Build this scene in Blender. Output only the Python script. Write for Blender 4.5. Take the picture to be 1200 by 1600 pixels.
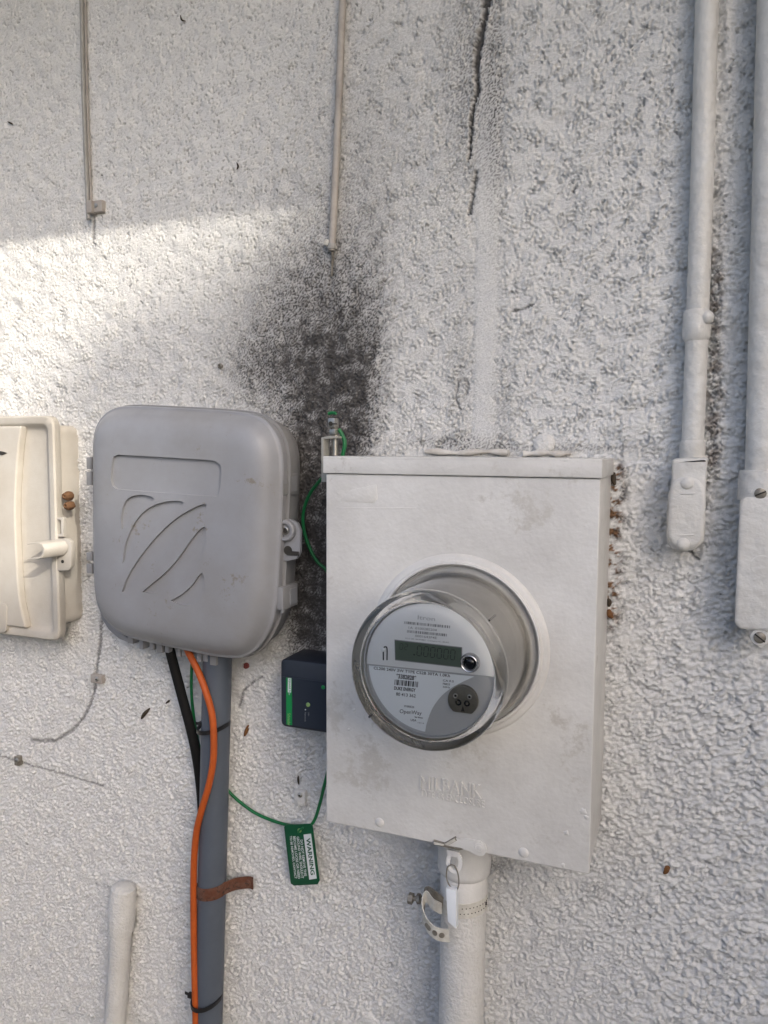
import bpy, bmesh, math, random
import numpy as np
from math import radians, sin, cos, pi, sqrt
from mathutils import Vector, Matrix
random.seed(7); rng = np.random.default_rng(11)
for o in list(bpy.data.objects): bpy.data.objects.remove(o)
scene = bpy.context.scene
COL = scene.collection

# ------------------------------------------------------------------ camera
# world: wall face at y = 0, camera in front of it at negative y, ground at z = 0
F = 1200.0
CM = np.array([[0.9300, -0.0354, 0.3659], [0.3676, 0.0735, -0.9271], [0.0059, 0.9967, 0.0813]])
u_, s_, v_ = np.linalg.svd(CM); CM = u_ @ v_
CC = np.array([0.0, -0.85, 1.5])
cam = bpy.data.cameras.new('camera'); camo = bpy.data.objects.new('camera', cam); COL.objects.link(camo)
m4 = Matrix(((*CM[0], CC[0]), (*CM[1], CC[1]), (*CM[2], CC[2]), (0, 0, 0, 1)))
camo.matrix_world = m4
cam.sensor_fit = 'VERTICAL'; cam.sensor_height = 36.0; cam.lens = 36.0 * F / 1600.0
cam.clip_start = 0.02; cam.clip_end = 500
scene.camera = camo
scene.render.resolution_x = 768; scene.render.resolution_y = 1024

# ------------------------------------------------------------------ light
SUN = Vector((1.3, -1.0, 1.0)).normalized()          # towards the sun
w = bpy.data.worlds.new('World'); scene.world = w; w.use_nodes = True
nt = w.node_tree; nt.nodes.clear()
sky = nt.nodes.new('ShaderNodeTexSky'); sky.sky_type = 'NISHITA'; sky.sun_disc = False
sky.sun_elevation = math.asin(SUN.z); sky.sun_rotation = math.atan2(SUN.x, SUN.y)
sky.air_density = 0.7; sky.dust_density = 4.0; sky.ozone_density = 1.0
bg = nt.nodes.new('ShaderNodeBackground'); bg.inputs['Strength'].default_value = 0.15
wo = nt.nodes.new('ShaderNodeOutputWorld')
nt.links.new(sky.outputs[0], bg.inputs[0]); nt.links.new(bg.outputs[0], wo.inputs[0])
sl = bpy.data.lights.new('sun', 'SUN'); sl.energy = 2.0; sl.angle = radians(0.6); sl.color = (1.0, 0.93, 0.82)
so = bpy.data.objects.new('sun', sl); COL.objects.link(so)
so.rotation_euler = (-SUN).to_track_quat('-Z', 'Y').to_euler(); so.location = (6, -5, 7)
vs = scene.view_settings
vs.view_transform = 'Standard'; vs.look = 'None'; vs.gamma = 1.0; vs.exposure = 1.2; vs.use_curve_mapping = False

# ------------------------------------------------------------------ helpers
def P(px, py, d=0.0):
    """point on the plane y = -d seen at photograph pixel px, py"""
    r = CM @ np.array([(px - 600) / F, -(py - 800) / F, -1.0])
    t = (-d - CC[1]) / r[1]
    return Vector(CC + t * r)

def thing(name, label, cat, loc=(0, 0, 0), group=None):
    o = bpy.data.objects.new(name, None); COL.objects.link(o)
    o.empty_display_size = 0.05; o.location = loc
    o['label'] = label; o['category'] = cat
    if group: o['group'] = group
    return o
def tag(o, label, cat, group=None):
    o['label'] = label; o['category'] = cat
    if group: o['group'] = group
    return o
def root(o):
    while o.parent: o = o.parent
    return o

class MB:
    """collects shapes in world coordinates, builds ONE mesh object"""
    def __init__(s): s.v = []; s.f = []; s.sm = []
    def add(s, vs, fs, smooth=True):
        b = len(s.v); s.v += [tuple(v) for v in vs]
        for f in fs: s.f.append(tuple(b + i for i in f)); s.sm.append(smooth)
        return s
    def box(s, a, b):
        x0, x1 = sorted((a[0], b[0])); y0, y1 = sorted((a[1], b[1])); z0, z1 = sorted((a[2], b[2]))
        vs = [(x, y, z) for z in (z0, z1) for y in (y0, y1) for x in (x0, x1)]
        return s.add(vs, [(0, 2, 3, 1), (4, 5, 7, 6), (0, 1, 5, 4), (2, 6, 7, 3), (0, 4, 6, 2), (1, 3, 7, 5)], False)
    def tube(s, pts, r, n=12, caps=True, up=None):
        pts = [Vector(p) for p in pts]; R = r if hasattr(r, '__len__') else [r] * len(pts)
        rings = []; prev = None
        for i, p in enumerate(pts):
            t = (pts[min(i + 1, len(pts) - 1)] - pts[max(i - 1, 0)]).normalized()
            if prev is None:
                a = Vector((0, -1, 0)) if abs(t.y) < .9 else Vector((0, 0, 1))
            else: a = prev
            a = (a - t * a.dot(t)).normalized(); b = t.cross(a); prev = a
            rings.append([p + (a * cos(2 * pi * k / n) + b * sin(2 * pi * k / n)) * R[i] for k in range(n)])
        return s.loft(rings, caps)
    def loft(s, rings, caps=True, closed=True, smooth=True, cap0=True, cap1=True):
        n = len(rings[0]); vs = [v for r in rings for v in r]; fs = []
        for i in range(len(rings) - 1):
            for k in range(n if closed else n - 1):
                k2 = (k + 1) % n
                fs.append((i * n + k, i * n + k2, (i + 1) * n + k2, (i + 1) * n + k))
        s.add(vs, fs, smooth)
        if caps and cap0: s.add(rings[0], [tuple(range(n))[::-1]], False)
        if caps and cap1: s.add(rings[-1], [tuple(range(n))], False)
        return s
    def lathe(s, c, prof, n=48, axis='y', caps=True):
        """prof: (radius, distance towards viewer) ; axis y: revolve about wall normal through c; axis z: vertical"""
        rings = []
        for r, h in prof:
            if axis == 'y': rings.append([Vector((c[0] + r * cos(2 * pi * k / n), c[1] - h, c[2] + r * sin(2 * pi * k / n))) for k in range(n)])
            elif axis == 'z': rings.append([Vector((c[0] + r * cos(2 * pi * k / n), c[1] + r * sin(2 * pi * k / n), c[2] + h)) for k in range(n)])
            else: rings.append([Vector((c[0] + h, c[1] + r * cos(2 * pi * k / n), c[2] + r * sin(2 * pi * k / n))) for k in range(n)])
        return s.loft(rings, caps)
    def prism(s, pts, off):
        """closed outline pts (Vectors) extruded by off (Vector)"""
        off = Vector(off)
        return s.loft([pts, [p + off for p in pts]], True, smooth=False)
    def strip(s, path, wid, thick):
        """flat band: path of points, width vector(s), thickness along the path normal"""
        path = [Vector(p) for p in path]; rings = []
        for i, p in enumerate(path):
            t = (path[min(i + 1, len(path) - 1)] - path[max(i - 1, 0)]).normalized()
            wv = Vector(wid[i] if isinstance(wid, list) else wid)
            nn = t.cross(wv).normalized() * thick / 2
            rings.append([p + wv / 2 + nn, p - wv / 2 + nn, p - wv / 2 - nn, p + wv / 2 - nn])
        return s.loft(rings, True, smooth=False)
    def build(s, name, mat, parent=None, bevel=0, seg=2, smooth=None, angle=35, subsurf=0):
        me = bpy.data.meshes.new(name)
        org = Vector(root(parent).location) if parent else Vector(s.v[0]) if s.v else Vector()
        if not parent:
            a = np.array(s.v); org = Vector(((a[:, 0].min() + a[:, 0].max()) / 2, a[:, 1].max(), a[:, 2].min()))
        me.from_pydata([tuple(Vector(v) - org) for v in s.v], [], s.f)
        me.polygons.foreach_set('use_smooth', s.sm if smooth is None else [smooth] * len(s.f))
        bm = bmesh.new(); bm.from_mesh(me)
        bmesh.ops.remove_doubles(bm, verts=bm.verts, dist=1e-6)
        bmesh.ops.recalc_face_normals(bm, faces=bm.faces)
        if bevel:
            ed = [e for e in bm.edges if len(e.link_faces) == 2 and e.calc_face_angle(0) > radians(angle)]
            bmesh.ops.bevel(bm, geom=ed, offset=bevel, segments=seg, affect='EDGES', profile=.6, clamp_overlap=True)
            for f in bm.faces: f.smooth = True
        bm.to_mesh(me); bm.free()
        if bevel or True:
            try: me.set_sharp_from_angle(angle=radians(40))
            except Exception: pass
        me.materials.append(mat)
        o = bpy.data.objects.new(name, me); COL.objects.link(o)
        if parent: o.parent = parent
        else: o.location = org
        return o

def cat_rom(pts, n=8):
    """smooth path through points (tuples of any length)"""
    A = [np.array(p, float) for p in pts]; A = [2 * A[0] - A[1]] + A + [2 * A[-1] - A[-2]]; out = []
    for i in range(1, len(A) - 2):
        for k in range(n):
            t = k / n; p0, p1, p2, p3 = A[i - 1], A[i], A[i + 1], A[i + 2]
            out.append(.5 * (2 * p1 + (p2 - p0) * t + (2 * p0 - 5 * p1 + 4 * p2 - p3) * t * t + (3 * p1 - p0 - 3 * p2 + p3) * t ** 3))
    out.append(A[-2]); return out
def pxpath(pts, n=8): return [P(*q) for q in cat_rom(pts, n)]
def rrect(x0, x1, z0, z1, r, y, n=6):
    pts = []
    for cx, cz, a0 in ((x1 - r, z1 - r, 0), (x0 + r, z1 - r, 90), (x0 + r, z0 + r, 180), (x1 - r, z0 + r, 270)):
        for k in range(n + 1):
            a = radians(a0 + 90 * k / n); pts.append(Vector((cx + r * cos(a), y, cz + r * sin(a))))
    return pts
def inset(pts, d, y=None):
    """move a closed outline in the xz plane inwards by d"""
    n = len(pts); out = []
    area = sum(pts[i].x * pts[(i + 1) % n].z - pts[(i + 1) % n].x * pts[i].z for i in range(n)); sg = 1 if area > 0 else -1
    for i, p in enumerate(pts):
        t = pts[(i + 1) % n] - pts[i - 1]; nn = Vector((-t.z, 0, t.x)); nn = nn.normalized() * sg if nn.length > 0 else nn
        q = p + nn * d
        if y is not None: q.y = y
        out.append(q)
    return out

# ------------------------------------------------------------------ materials
def mat(name, col, rough=.5, metal=0., col2=None, scale=40., amount=.5, bump=0., bscale=200., spots=None, sscale=60., sth=.68, spec=.5, coat=0, bdist=.001):
    m = bpy.data.materials.new(name); m.use_nodes = True; n = m.node_tree; N = n.nodes; L = n.links
    b = N['Principled BSDF']; b.inputs['Roughness'].default_value = rough; b.inputs['Metallic'].default_value = metal
    b.inputs['Specular IOR Level'].default_value = spec
    if coat: b.inputs['Coat Weight'].default_value = coat; b.inputs['Coat Roughness'].default_value = .15
    b.inputs['Base Color'].default_value = (*col, 1)
    tc = N.new('ShaderNodeTexCoord'); out = None
    if col2:
        nz = N.new('ShaderNodeTexNoise'); nz.inputs['Scale'].default_value = scale; nz.inputs['Detail'].default_value = 6; nz.inputs['Roughness'].default_value = .65
        L.new(tc.outputs['Object'], nz.inputs['Vector'])
        rp = N.new('ShaderNodeValToRGB'); rp.color_ramp.elements[0].position = .5 - .22 * (1 - amount) ; rp.color_ramp.elements[1].position = .78
        rp.color_ramp.elements[0].color = (*col, 1); rp.color_ramp.elements[1].color = (*col2, 1)
        L.new(nz.outputs['Fac'], rp.inputs['Fac']); out = rp.outputs['Color']
        rr = N.new('ShaderNodeMapRange'); rr.inputs['To Min'].default_value = max(0, rough - .12); rr.inputs['To Max'].default_value = min(1, rough + .15)
        L.new(nz.outputs['Fac'], rr.inputs['Value']); L.new(rr.outputs[0], b.inputs['Roughness'])
    if spots:
        nz = N.new('ShaderNodeTexNoise'); nz.inputs['Scale'].default_value = sscale; nz.inputs['Detail'].default_value = 8; nz.inputs['Roughness'].default_value = .75
        L.new(tc.outputs['Object'], nz.inputs['Vector'])
        rp = N.new('ShaderNodeValToRGB'); rp.color_ramp.elements[0].position = sth; rp.color_ramp.elements[1].position = sth + .06
        L.new(nz.outputs['Fac'], rp.inputs['Fac'])
        mx = N.new('ShaderNodeMix'); mx.data_type = 'RGBA'
        L.new(rp.outputs['Color'], mx.inputs['Factor'])
        if out: L.new(out, mx.inputs['A'])
        else: mx.inputs['A'].default_value = (*col, 1)
        mx.inputs['B'].default_value = (*spots, 1); out = mx.outputs['Result']
    if out: L.new(out, b.inputs['Base Color'])
    if bump:
        nb = N.new('ShaderNodeTexNoise'); nb.inputs['Scale'].default_value = bscale; nb.inputs['Detail'].default_value = 4
        L.new(tc.outputs['Object'], nb.inputs['Vector'])
        bp = N.new('ShaderNodeBump'); bp.inputs['Strength'].default_value = bump; bp.inputs['Distance'].default_value = bdist
        L.new(nb.outputs['Fac'], bp.inputs['Height']); L.new(bp.outputs['Normal'], b.inputs['Normal'])
    return m

M = {}
M['paint'] = mat('white_paint_on_metal', (.66, .655, .635), .42, col2=(.50, .49, .47), scale=11, amount=.35, bump=.5, bscale=240, spots=(.50, .485, .455), sscale=14, sth=.575)
M['pipe_paint'] = mat('white_paint_on_pipe', (.64, .635, .61), .45, col2=(.55, .53, .49), scale=24, amount=.4, bump=1., bscale=90, bdist=.0025, spots=(.38, .31, .23), sscale=55, sth=.67)
M['pipe_rough'] = mat('rough_white_paint_on_pipe', (.64, .635, .615), .5, col2=(.55, .54, .51), scale=24, amount=.4, bump=1.0, bscale=260, bdist=.0022, spots=(.38, .33, .27), sscale=70, sth=.69)
M['grey_plastic'] = mat('weathered_grey_plastic', (.285, .295, .32), .42, col2=(.225, .222, .22), scale=9, amount=.35, bump=.12, bscale=900, spots=(.20, .18, .155), sscale=26, sth=.61)
M['grey_plastic2'] = mat('grey_plastic_base', (.26, .26, .265), .5, col2=(.21, .21, .205), scale=16, amount=.3, bump=.1, bscale=900)
M['cream'] = mat('aged_white_plastic', (.50, .475, .425), .5, col2=(.41, .37, .31), scale=14, amount=.35, bump=.2, bscale=500, spots=(.20, .16, .12), sscale=80, sth=.665)
M['pvc'] = mat('grey_pvc', (.088, .104, .13), .45, col2=(.075, .088, .11), scale=20, amount=.4, bump=.1, bscale=300)
M['orange'] = mat('orange_jacket', (.46, .085, .008), .6, col2=(.36, .065, .008), scale=60, amount=.3, bump=.1, bscale=300)
M['black'] = mat('black_jacket', (.007, .007, .007), .75, spec=.25, bump=.1, bscale=300)
M['tie'] = mat('black_nylon', (.012, .012, .013), .38)
M['green'] = mat('green_insulation', (.008, .15, .045), .4, col2=(.006, .11, .035), scale=80, amount=.3)
M['tag_green'] = mat('green_tag_plastic', (.006, .075, .032), .35, col2=(.005, .055, .025), scale=60, amount=.4)
M['tag_white'] = mat('tag_print', (.62, .65, .66), .5)
M['device'] = mat('dark_navy_plastic', (.020, .025, .036), .42, col2=(.016, .02, .028), scale=40, amount=.4, bump=.05, bscale=900)
M['device2'] = mat('navy_label_film', (.024, .031, .045), .35)
M['dev_green'] = mat('green_label_stripe', (.01, .22, .06), .4)
M['led'] = mat('pale_green_indicator', (.24, .38, .14), .4)
M['rust'] = mat('rusted_steel', (.10, .032, .014), .9, metal=.0, col2=(.16, .10, .075), scale=70, amount=.5, bump=.8, bscale=260, spots=(.028, .014, .010), sscale=90, sth=.54)
M['steel'] = mat('dull_steel', (.42, .41, .38), .38, metal=.9, col2=(.28, .26, .22), scale=120, amount=.5, bump=.2, bscale=400)
M['zinc'] = mat('painted_bracket', (.33, .33, .30), .5, col2=(.26, .25, .22), scale=50, amount=.4)
M['dirty_steel'] = mat('stained_steel', (.30, .28, .24), .5, metal=.5, col2=(.12, .10, .075), scale=160, amount=.6, bump=.4, bscale=300)
M['strap'] = mat('strap_paint', (.60, .59, .54), .5, col2=(.42, .39, .33), scale=110, amount=.5, bump=.3, bscale=300)
M['hole'] = mat('dark_hole', (.03, .028, .025), .9)
M['white_plastic'] = mat('white_seal_plastic', (.72, .76, .80), .4, bump=.1, bscale=200)
M['mud'] = mat('dried_mud', (.15, .075, .034), .95, col2=(.09, .045, .02), scale=180, amount=.5, bump=1., bscale=420)
M['debris'] = mat('dry_dark_leaf', (.035, .026, .018), .8, col2=(.08, .055, .03), scale=200, amount=.5)
M['debris2'] = mat('dry_brown_leaf', (.18, .075, .02), .8, col2=(.08, .035, .015), scale=200, amount=.5)
M['rod'] = mat('dirty_painted_cable', (.40, .37, .335), .55, col2=(.28, .25, .22), scale=50, amount=.5, bump=.3, bscale=200)
M['rod2'] = mat('grey_painted_cable', (.34, .335, .315), .55, col2=(.22, .21, .19), scale=40, amount=.5, bump=.3, bscale=200)
M['caulk'] = mat('old_sealant', (.62, .60, .56), .5, col2=(.42, .38, .33), scale=60, amount=.5, bump=.4, bscale=150)
M['face'] = mat('meter_face_grey', (.44, .45, .46), .45)
M['face_hi'] = mat('meter_face_light', (.74, .755, .765), .42)
M['label'] = mat('meter_label_white', (.80, .84, .87), .5)
M['ink'] = mat('black_ink', (.03, .03, .035), .6)
M['ink2'] = mat('grey_ink', (.22, .23, .24), .6)
M['lcd'] = mat('lcd_glass', (.105, .135, .112), .2)
M['lcd_seg'] = mat('lcd_segments', (.012, .018, .016), .4)
M['bronze'] = mat('optical_port_metal', (.21, .195, .165), .42, metal=.6, col2=(.15, .14, .12), scale=120, amount=.5)
M['liner'] = mat('meter_inner_liner', (.46, .455, .435), .45, col2=(.31, .30, .28), scale=20, amount=.3)
M['dark_btn'] = mat('dark_lens', (.008, .008, .012), .12)
M['chrome'] = mat('bright_ring', (.55, .55, .56), .25, metal=.8)

def clear_mat(name, tint=(.96, .96, .95), refl=.5):
    m = bpy.data.materials.new(name); m.use_nodes = True; N = m.node_tree.nodes; L = m.node_tree.links
    N.remove(N['Principled BSDF'])
    tr = N.new('ShaderNodeBsdfTransparent'); tr.inputs[0].default_value = (*tint, 1)
    gl = N.new('ShaderNodeBsdfGlossy'); gl.inputs['Roughness'].default_value = .06; gl.inputs[0].default_value = (1, 1, 1, 1)
    fr = N.new('ShaderNodeFresnel'); fr.inputs['IOR'].default_value = 1.5
    mx = N.new('ShaderNodeMixShader'); L.new(fr.outputs[0], mx.inputs[0]); L.new(tr.outputs[0], mx.inputs[1]); L.new(gl.outputs[0], mx.inputs[2])
    L.new(mx.outputs[0], N['Material Output'].inputs['Surface'])
    return m
M['clear'] = clear_mat('clear_polycarbonate')
def glass_mat(name, col):
    m = bpy.data.materials.new(name); m.use_nodes = True; b = m.node_tree.nodes['Principled BSDF']
    b.inputs['Base Color'].default_value = (*col, 1); b.inputs['Transmission Weight'].default_value = 1; b.inputs['Roughness'].default_value = .10; b.inputs['IOR'].default_value = 1.24
    return m
M['glass'] = glass_mat('thick_clear_rim', (.97, .97, .96))

# ------------------------------------------------------------------ lettering
def text(body, a, b, c, d, m, parent, name='lettering', ext=.0001, bev=0, bold=0):
    """text fitted to the box with bottom-left a, bottom-right b, top-left c (photo pixels on plane depth d)"""
    cu = bpy.data.curves.new('t', 'FONT'); cu.body = body; cu.size = 1; cu.resolution_u = 3; cu.offset = bold
    to = bpy.data.objects.new('t', cu); COL.objects.link(to)
    dg = bpy.context.evaluated_depsgraph_get(); me = bpy.data.meshes.new_from_object(to.evaluated_get(dg))
    bpy.data.objects.remove(to)
    v = np.empty(len(me.vertices) * 3); me.vertices.foreach_get('co', v); v = v.reshape(-1, 3)
    mn, mxx = v.min(0), v.max(0); A, B, C_ = np.array(P(*a, d)), np.array(P(*b, d)), np.array(P(*c, d))
    q = A + ((v[:, :1] - mn[0]) / (mxx[0] - mn[0])) * (B - A) + ((v[:, 1:2] - mn[1]) / (mxx[1] - mn[1])) * (C_ - A)
    faces = [tuple(p.vertices) for p in me.polygons]; bpy.data.meshes.remove(me)
    s = MB(); s.add(q, faces, False)
    me = bpy.data.meshes.new(name); org = np.array(root(parent).location)
    me.from_pydata([tuple(p - org) for p in q], [], faces)
    bm = bmesh.new(); bm.from_mesh(me); bmesh.ops.remove_doubles(bm, verts=bm.verts, dist=1e-7)
    for f in bm.faces:
        if f.normal.y > 0: f.normal_flip()
    if ext:
        r = bmesh.ops.extrude_face_region(bm, geom=bm.faces[:])
        bmesh.ops.translate(bm, vec=(0, -ext, 0), verts=[g for g in r['geom'] if isinstance(g, bmesh.types.BMVert)])
    bmesh.ops.recalc_face_normals(bm, faces=bm.faces)
    bm.to_mesh(me); bm.free(); me.materials.append(m)
    o = bpy.data.objects.new(name, me); COL.objects.link(o); o.parent = parent
    return o

# ------------------------------------------------------------------ ground, stucco wall, eave
gm = mat('yard_soil', (.21, .195, .165), .95, col2=(.15, .15, .11), scale=1.5, amount=.5, bump=.4, bscale=30)
g = MB(); g.add([(-60, -60, 0), (60, -60, 0), (60, 60, 0), (-60, 60, 0)], [(0, 1, 2, 3)]); g = g.build('ground', gm); g['kind'] = 'structure'

step = .00152
dx = np.arange(-1.13, .25, step); dz = np.arange(.48, 2.22, step)
NX, NZ = len(dx), len(dz)
kx = np.fft.fftfreq(NX, step)[None, :]; kz = np.fft.fftfreq(NZ, step)[:, None]
def field(l0, l1, ax=1., tilt=0., seed=0):
    """band-passed noise, wavelengths l0..l1 metres, ax>1 stretches along x"""
    r = np.random.default_rng(seed); n = np.fft.fft2(r.standard_normal((NZ, NX)))
    k = np.sqrt((kx * ax + tilt * kz) ** 2 + kz ** 2)
    flt = np.exp(-(k * l0) ** 2 * .5) * (1 - np.exp(-(k * l1) ** 2 * .5))
    f = np.real(np.fft.ifft2(n * flt)); return (f - f.mean()) / f.std()
GX, GZ = np.meshgrid(dx, dz)
# photograph pixel of every wall vertex (only to lay out stains and cracks on the wall)
rel = np.stack([GX - CC[0], np.full_like(GX, -CC[1]), GZ - CC[2]], -1) @ CM
PX = 600 + F * rel[..., 0] / -rel[..., 2]; PY = 800 - F * rel[..., 1] / -rel[..., 2]
def gauss(cx, cy, sx, sy, rot=0):
    c, s = cos(radians(rot)), sin(radians(rot)); u = (PX - cx) * c + (PY - cy) * s; v = -(PX - cx) * s + (PY - cy) * c
    return np.exp(-.5 * ((u / sx) ** 2 + (v / sy) ** 2))
def line_d(pts):
    d = np.full(PX.shape, 1e9)
    for (x0, y0), (x1, y1) in zip(pts[:-1], pts[1:]):
        L2 = (x1 - x0) ** 2 + (y1 - y0) ** 2 + 1e-9
        t = np.clip(((PX - x0) * (x1 - x0) + (PY - y0) * (y1 - y0)) / L2, 0, 1)
        d = np.minimum(d, np.hypot(PX - x0 - t * (x1 - x0), PY - y0 - t * (y1 - y0)))
    return d
def sstep(a, b, x): t = np.clip((x - a) / (b - a), 0, 1); return t * t * (3 - 2 * t)
n1 = field(.0022, .0085, 1.75, .45, 1); n2 = field(.0013, .0042, 1.5, .35, 2); n3 = field(.005, .018, 1.8, .4, 3); n7 = field(.0017, .0065, 1.2, .2, 7); n4 = field(.03, .14, 1., 0, 4); n5 = field(.012, .05, 1.2, .3, 5); n6 = field(.02, .08, 1., 0, 6)
lump = np.tanh(1.1 * (n1 + .35 * n3)) ; pit = np.clip(-(n7 + .25 * n2 + .2 * n3) - .9, 0, 2)
UL = sstep(900, 350, PX) * sstep(760, 380, PY)           # upper left: trowelled flat with pits
LR = sstep(820, 1150, PX) * sstep(200, 900, PY)          # right: coarser, soft with many paint coats
BOT = sstep(900, 1250, PY)
amp = .00145 * (1 + .38 * n6)
amp = np.clip(amp, .0006, .0026)
h = amp * ((1 - .70 * UL) * (lump * .85 + .45 * n2 * (1 - .4 * LR)) - UL * pit * 1.3 + .30 * n5 * (0.1 + .9 * LR))
h += LR * (.00060 * np.tanh(n3) + .0004 * n5) + .0005 * n4 + BOT * .0003 * n3
# trowelled smooth strip below the crack
strip = (1 - sstep(11, 20, np.abs(PX - (762 - (PY - 300) * .022)))) * sstep(60, 190, PY) * sstep(705, 690, PY)
h = h * (1 - .75 * strip) + .0004 * strip
edge = np.exp(-.5 * ((np.abs(PX - (762 - (PY - 300) * .022)) - 19) / 4.5) ** 2) * sstep(60, 190, PY) * sstep(705, 690, PY)
h -= edge * .0009 * np.clip(.5 + .6 * n1 + .5 * n6, 0, 2)
# crack
CR = [(766, -60), (762, 0), (758, 25), (751, 55), (746, 85), (744, 120), (747, 142), (741, 160), (737, 190), (736, 215), (733, 250)]
CR2 = [(744, 268), (741, 290), (738, 310), (733, 332)]
jag = 2.2 * n2 + 3 * n6
wob = line_d(CR) + .8 * n2; wdt = 2.2 + 7.5 * sstep(240, 10, PY) * np.clip(.55 + .35 * n5, .1, 1.2)
crk = 1 - sstep(wdt * .55, wdt, wob)
crk = np.maximum(crk, .8 * (1 - sstep(1.2, 3.6, line_d(CR2) + .8 * n2)))
for pts in ([(718, 640), (712, 620), (716, 598), (724, 592), (731, 600), (728, 616)], [(690, 690), (700, 686), (712, 688)], [(800, 486), (815, 484), (832, 476)], [(895, 1090 * 0 + 300), (900, 290)], [(1075, 860), (1090, 872)]):
    crk = np.maximum(crk, .55 * (1 - sstep(.8, 2.4, line_d(pts) + .9 * n2)))
h -= crk * .0050
crk_lip = np.exp(-((wob - wdt - 2.5) / 3) ** 2) * sstep(330, 200, PY); h += crk_lip * .0012
# old cable scars
scar = np.zeros_like(h)
for pts, wd in (([(160, 955), (157, 1000), (152, 1035), (149, 1070), (143, 1095), (130, 1122), (112, 1142), (85, 1158), (50, 1157)], 2.6), ([(-40, 1165), (0, 1180), (27, 1190), (80, 1204), (160, 1228)], 1.5), ([(147, 340), (146, 375)], 2.0), ([(519, 395), (518, 440), (512, 500)], 3.0), ([(530, 380), (519, 420), (509, 490), (503, 530)], 1.6), ([(373, 1105), (380, 1080), (395, 1066), (410, 1058)], 1.8)):
    scar = np.maximum(scar, 1 - sstep(wd * .5, wd * 1.5, line_d(pts) + .6 * n2))
h -= scar * .0012
# crust of old paint beside the conduit, and behind the right hand boxes
crust = sstep(25, 4, np.abs(PX - 1116 + (PY - 500) * .02)) * sstep(330, 450, PY) * sstep(790, 730, PY)
h += crust * (.0012 * n3 + .0016 * np.tanh(n2) + .002)
ridge = np.exp(-.5 * ((np.abs(PX - 1137)) / 5) ** 2) * sstep(-50, 0, PY) * sstep(190, 120, PY)
h += ridge * .003
h += .002 * np.exp(-.5 * (line_d([(1105, 850), (1125, 862), (1135, 900), (1140, 950), (1138, 990)]) / 6) ** 2) * (1 + .4 * n2)
# --- stains (sooty patch plus painted shade between the boxes, grime in the pits, rust)
plume_shade = 1.0 * gauss(552, 650, 36, 85, 4) + .80 * gauss(518, 570, 85, 100) + 1.1 * gauss(505, 760, 42, 120) + .6 * gauss(415, 585, 45, 40) + .45 * gauss(470, 470, 90, 100) + 2.6 * gauss(490, 880, 28, 125) + .22 * gauss(560, 200, 90, 170) + .22 * gauss(560, 330, 70, 130)
plume_shade *= sstep(640, 565, PX + (PY - 560) * .14 + 8 * n5 + 5 * n3) * .8 + .2
plume_shade = np.clip(plume_shade - .25 * gauss(430, 612, 30, 22) , 0, 1.8)
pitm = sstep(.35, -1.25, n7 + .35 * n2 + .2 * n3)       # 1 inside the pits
soot_shade = np.clip(plume_shade * (.50 + .68 * pitm) + .07 * n6 * plume_shade + .05 * n2 * plume_shade, 0, .96)
fleck = sstep(-1.15, -1.9, n7 + .3 * n2) * np.clip(.03 + .75 * UL + .35 * gauss(600, 250, 150, 260) + .15 * n6, 0, 1) * (1 - sstep(700, 1000, PY) * .8)
specks = sstep(3.1, 3.5, field(.0018, .006, 1, 0, 9)) * .8
grime = .5 * gauss(742, 100, 34, 140) + .35 * gauss(785, 640, 16, 70) + .4 * gauss(775, 180, 10, 150) + .28 * gauss(620, 300, 90, 200) + .3 * gauss(722, 600, 18, 100)
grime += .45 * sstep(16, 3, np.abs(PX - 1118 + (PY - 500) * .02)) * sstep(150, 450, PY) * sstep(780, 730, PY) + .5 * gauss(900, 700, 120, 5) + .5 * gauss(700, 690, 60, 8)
grime += .6 * sstep(26, 6, np.abs(PX - 966 + (PY - 720) * .03)) * sstep(715, 735, PY) * sstep(1180, 860, PY) * (.5 + .3 * n6) + .5 * gauss(775, 1352, 20, 10) + .35 * gauss(935, 1392, 16, 10) + .2 * gauss(470, 1160, 40, 70)
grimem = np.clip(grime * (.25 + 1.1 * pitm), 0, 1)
dark = np.clip(np.maximum.reduce([soot_shade, fleck * .55, specks, grimem, crk * .93, scar * .62]), 0, 1)
rust = np.clip(sstep(20, 4, np.abs(PX - 962 + (PY - 720) * .03)) * sstep(715, 735, PY) * sstep(1020, 930, PY) * sstep(.3, 1.3, n3 + n6) + .35 * crust * sstep(0, 1.2, n6), 0, 1)
tint = np.clip(.5 + .22 * n4 + .12 * n6, 0, 1)

# the plain stucco goes on at both sides, a little coarser (the noise fields tile)
hb = amp * (lump * .85 + .45 * n2)
NL, NR = 140, 80; jl = np.arange(-3 * NL, 0, 3); jr = np.arange(NX + 2, NX + 2 + 3 * NR, 3)
hl, hr_ = .8 * hb[:, jl % NX], .8 * hb[:, jr % NX]
xs = np.concatenate([[-6, -4, -2.6], dx[0] + jl * step, dx, dx[0] + jr * step, [1.5, 3, 6]]); zs = np.concatenate([[-.05, .2, .38], dz, [2.32, 2.46]])
def pad(a, v=0.): return np.pad(a, ((3, 2), (3 + NL, 3 + NR)), constant_values=v)
Hh = np.pad(np.concatenate([hl, h, hr_], 1), ((3, 2), (3, 3))); nx, nz = len(xs), len(zs)
VX, VZ = np.meshgrid(xs, zs)
co = np.stack([VX, -Hh, VZ], -1).reshape(-1, 3).astype(np.float32)
ii = (np.arange(nz - 1)[:, None] * nx + np.arange(nx - 1)[None, :]).reshape(-1)
quads = np.stack([ii, ii + 1, ii + nx + 1, ii + nx], -1).astype(np.int32)
me = bpy.data.meshes.new('stucco_wall'); nf = len(quads)
me.vertices.add(len(co)); me.vertices.foreach_set('co', co.ravel())
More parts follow.
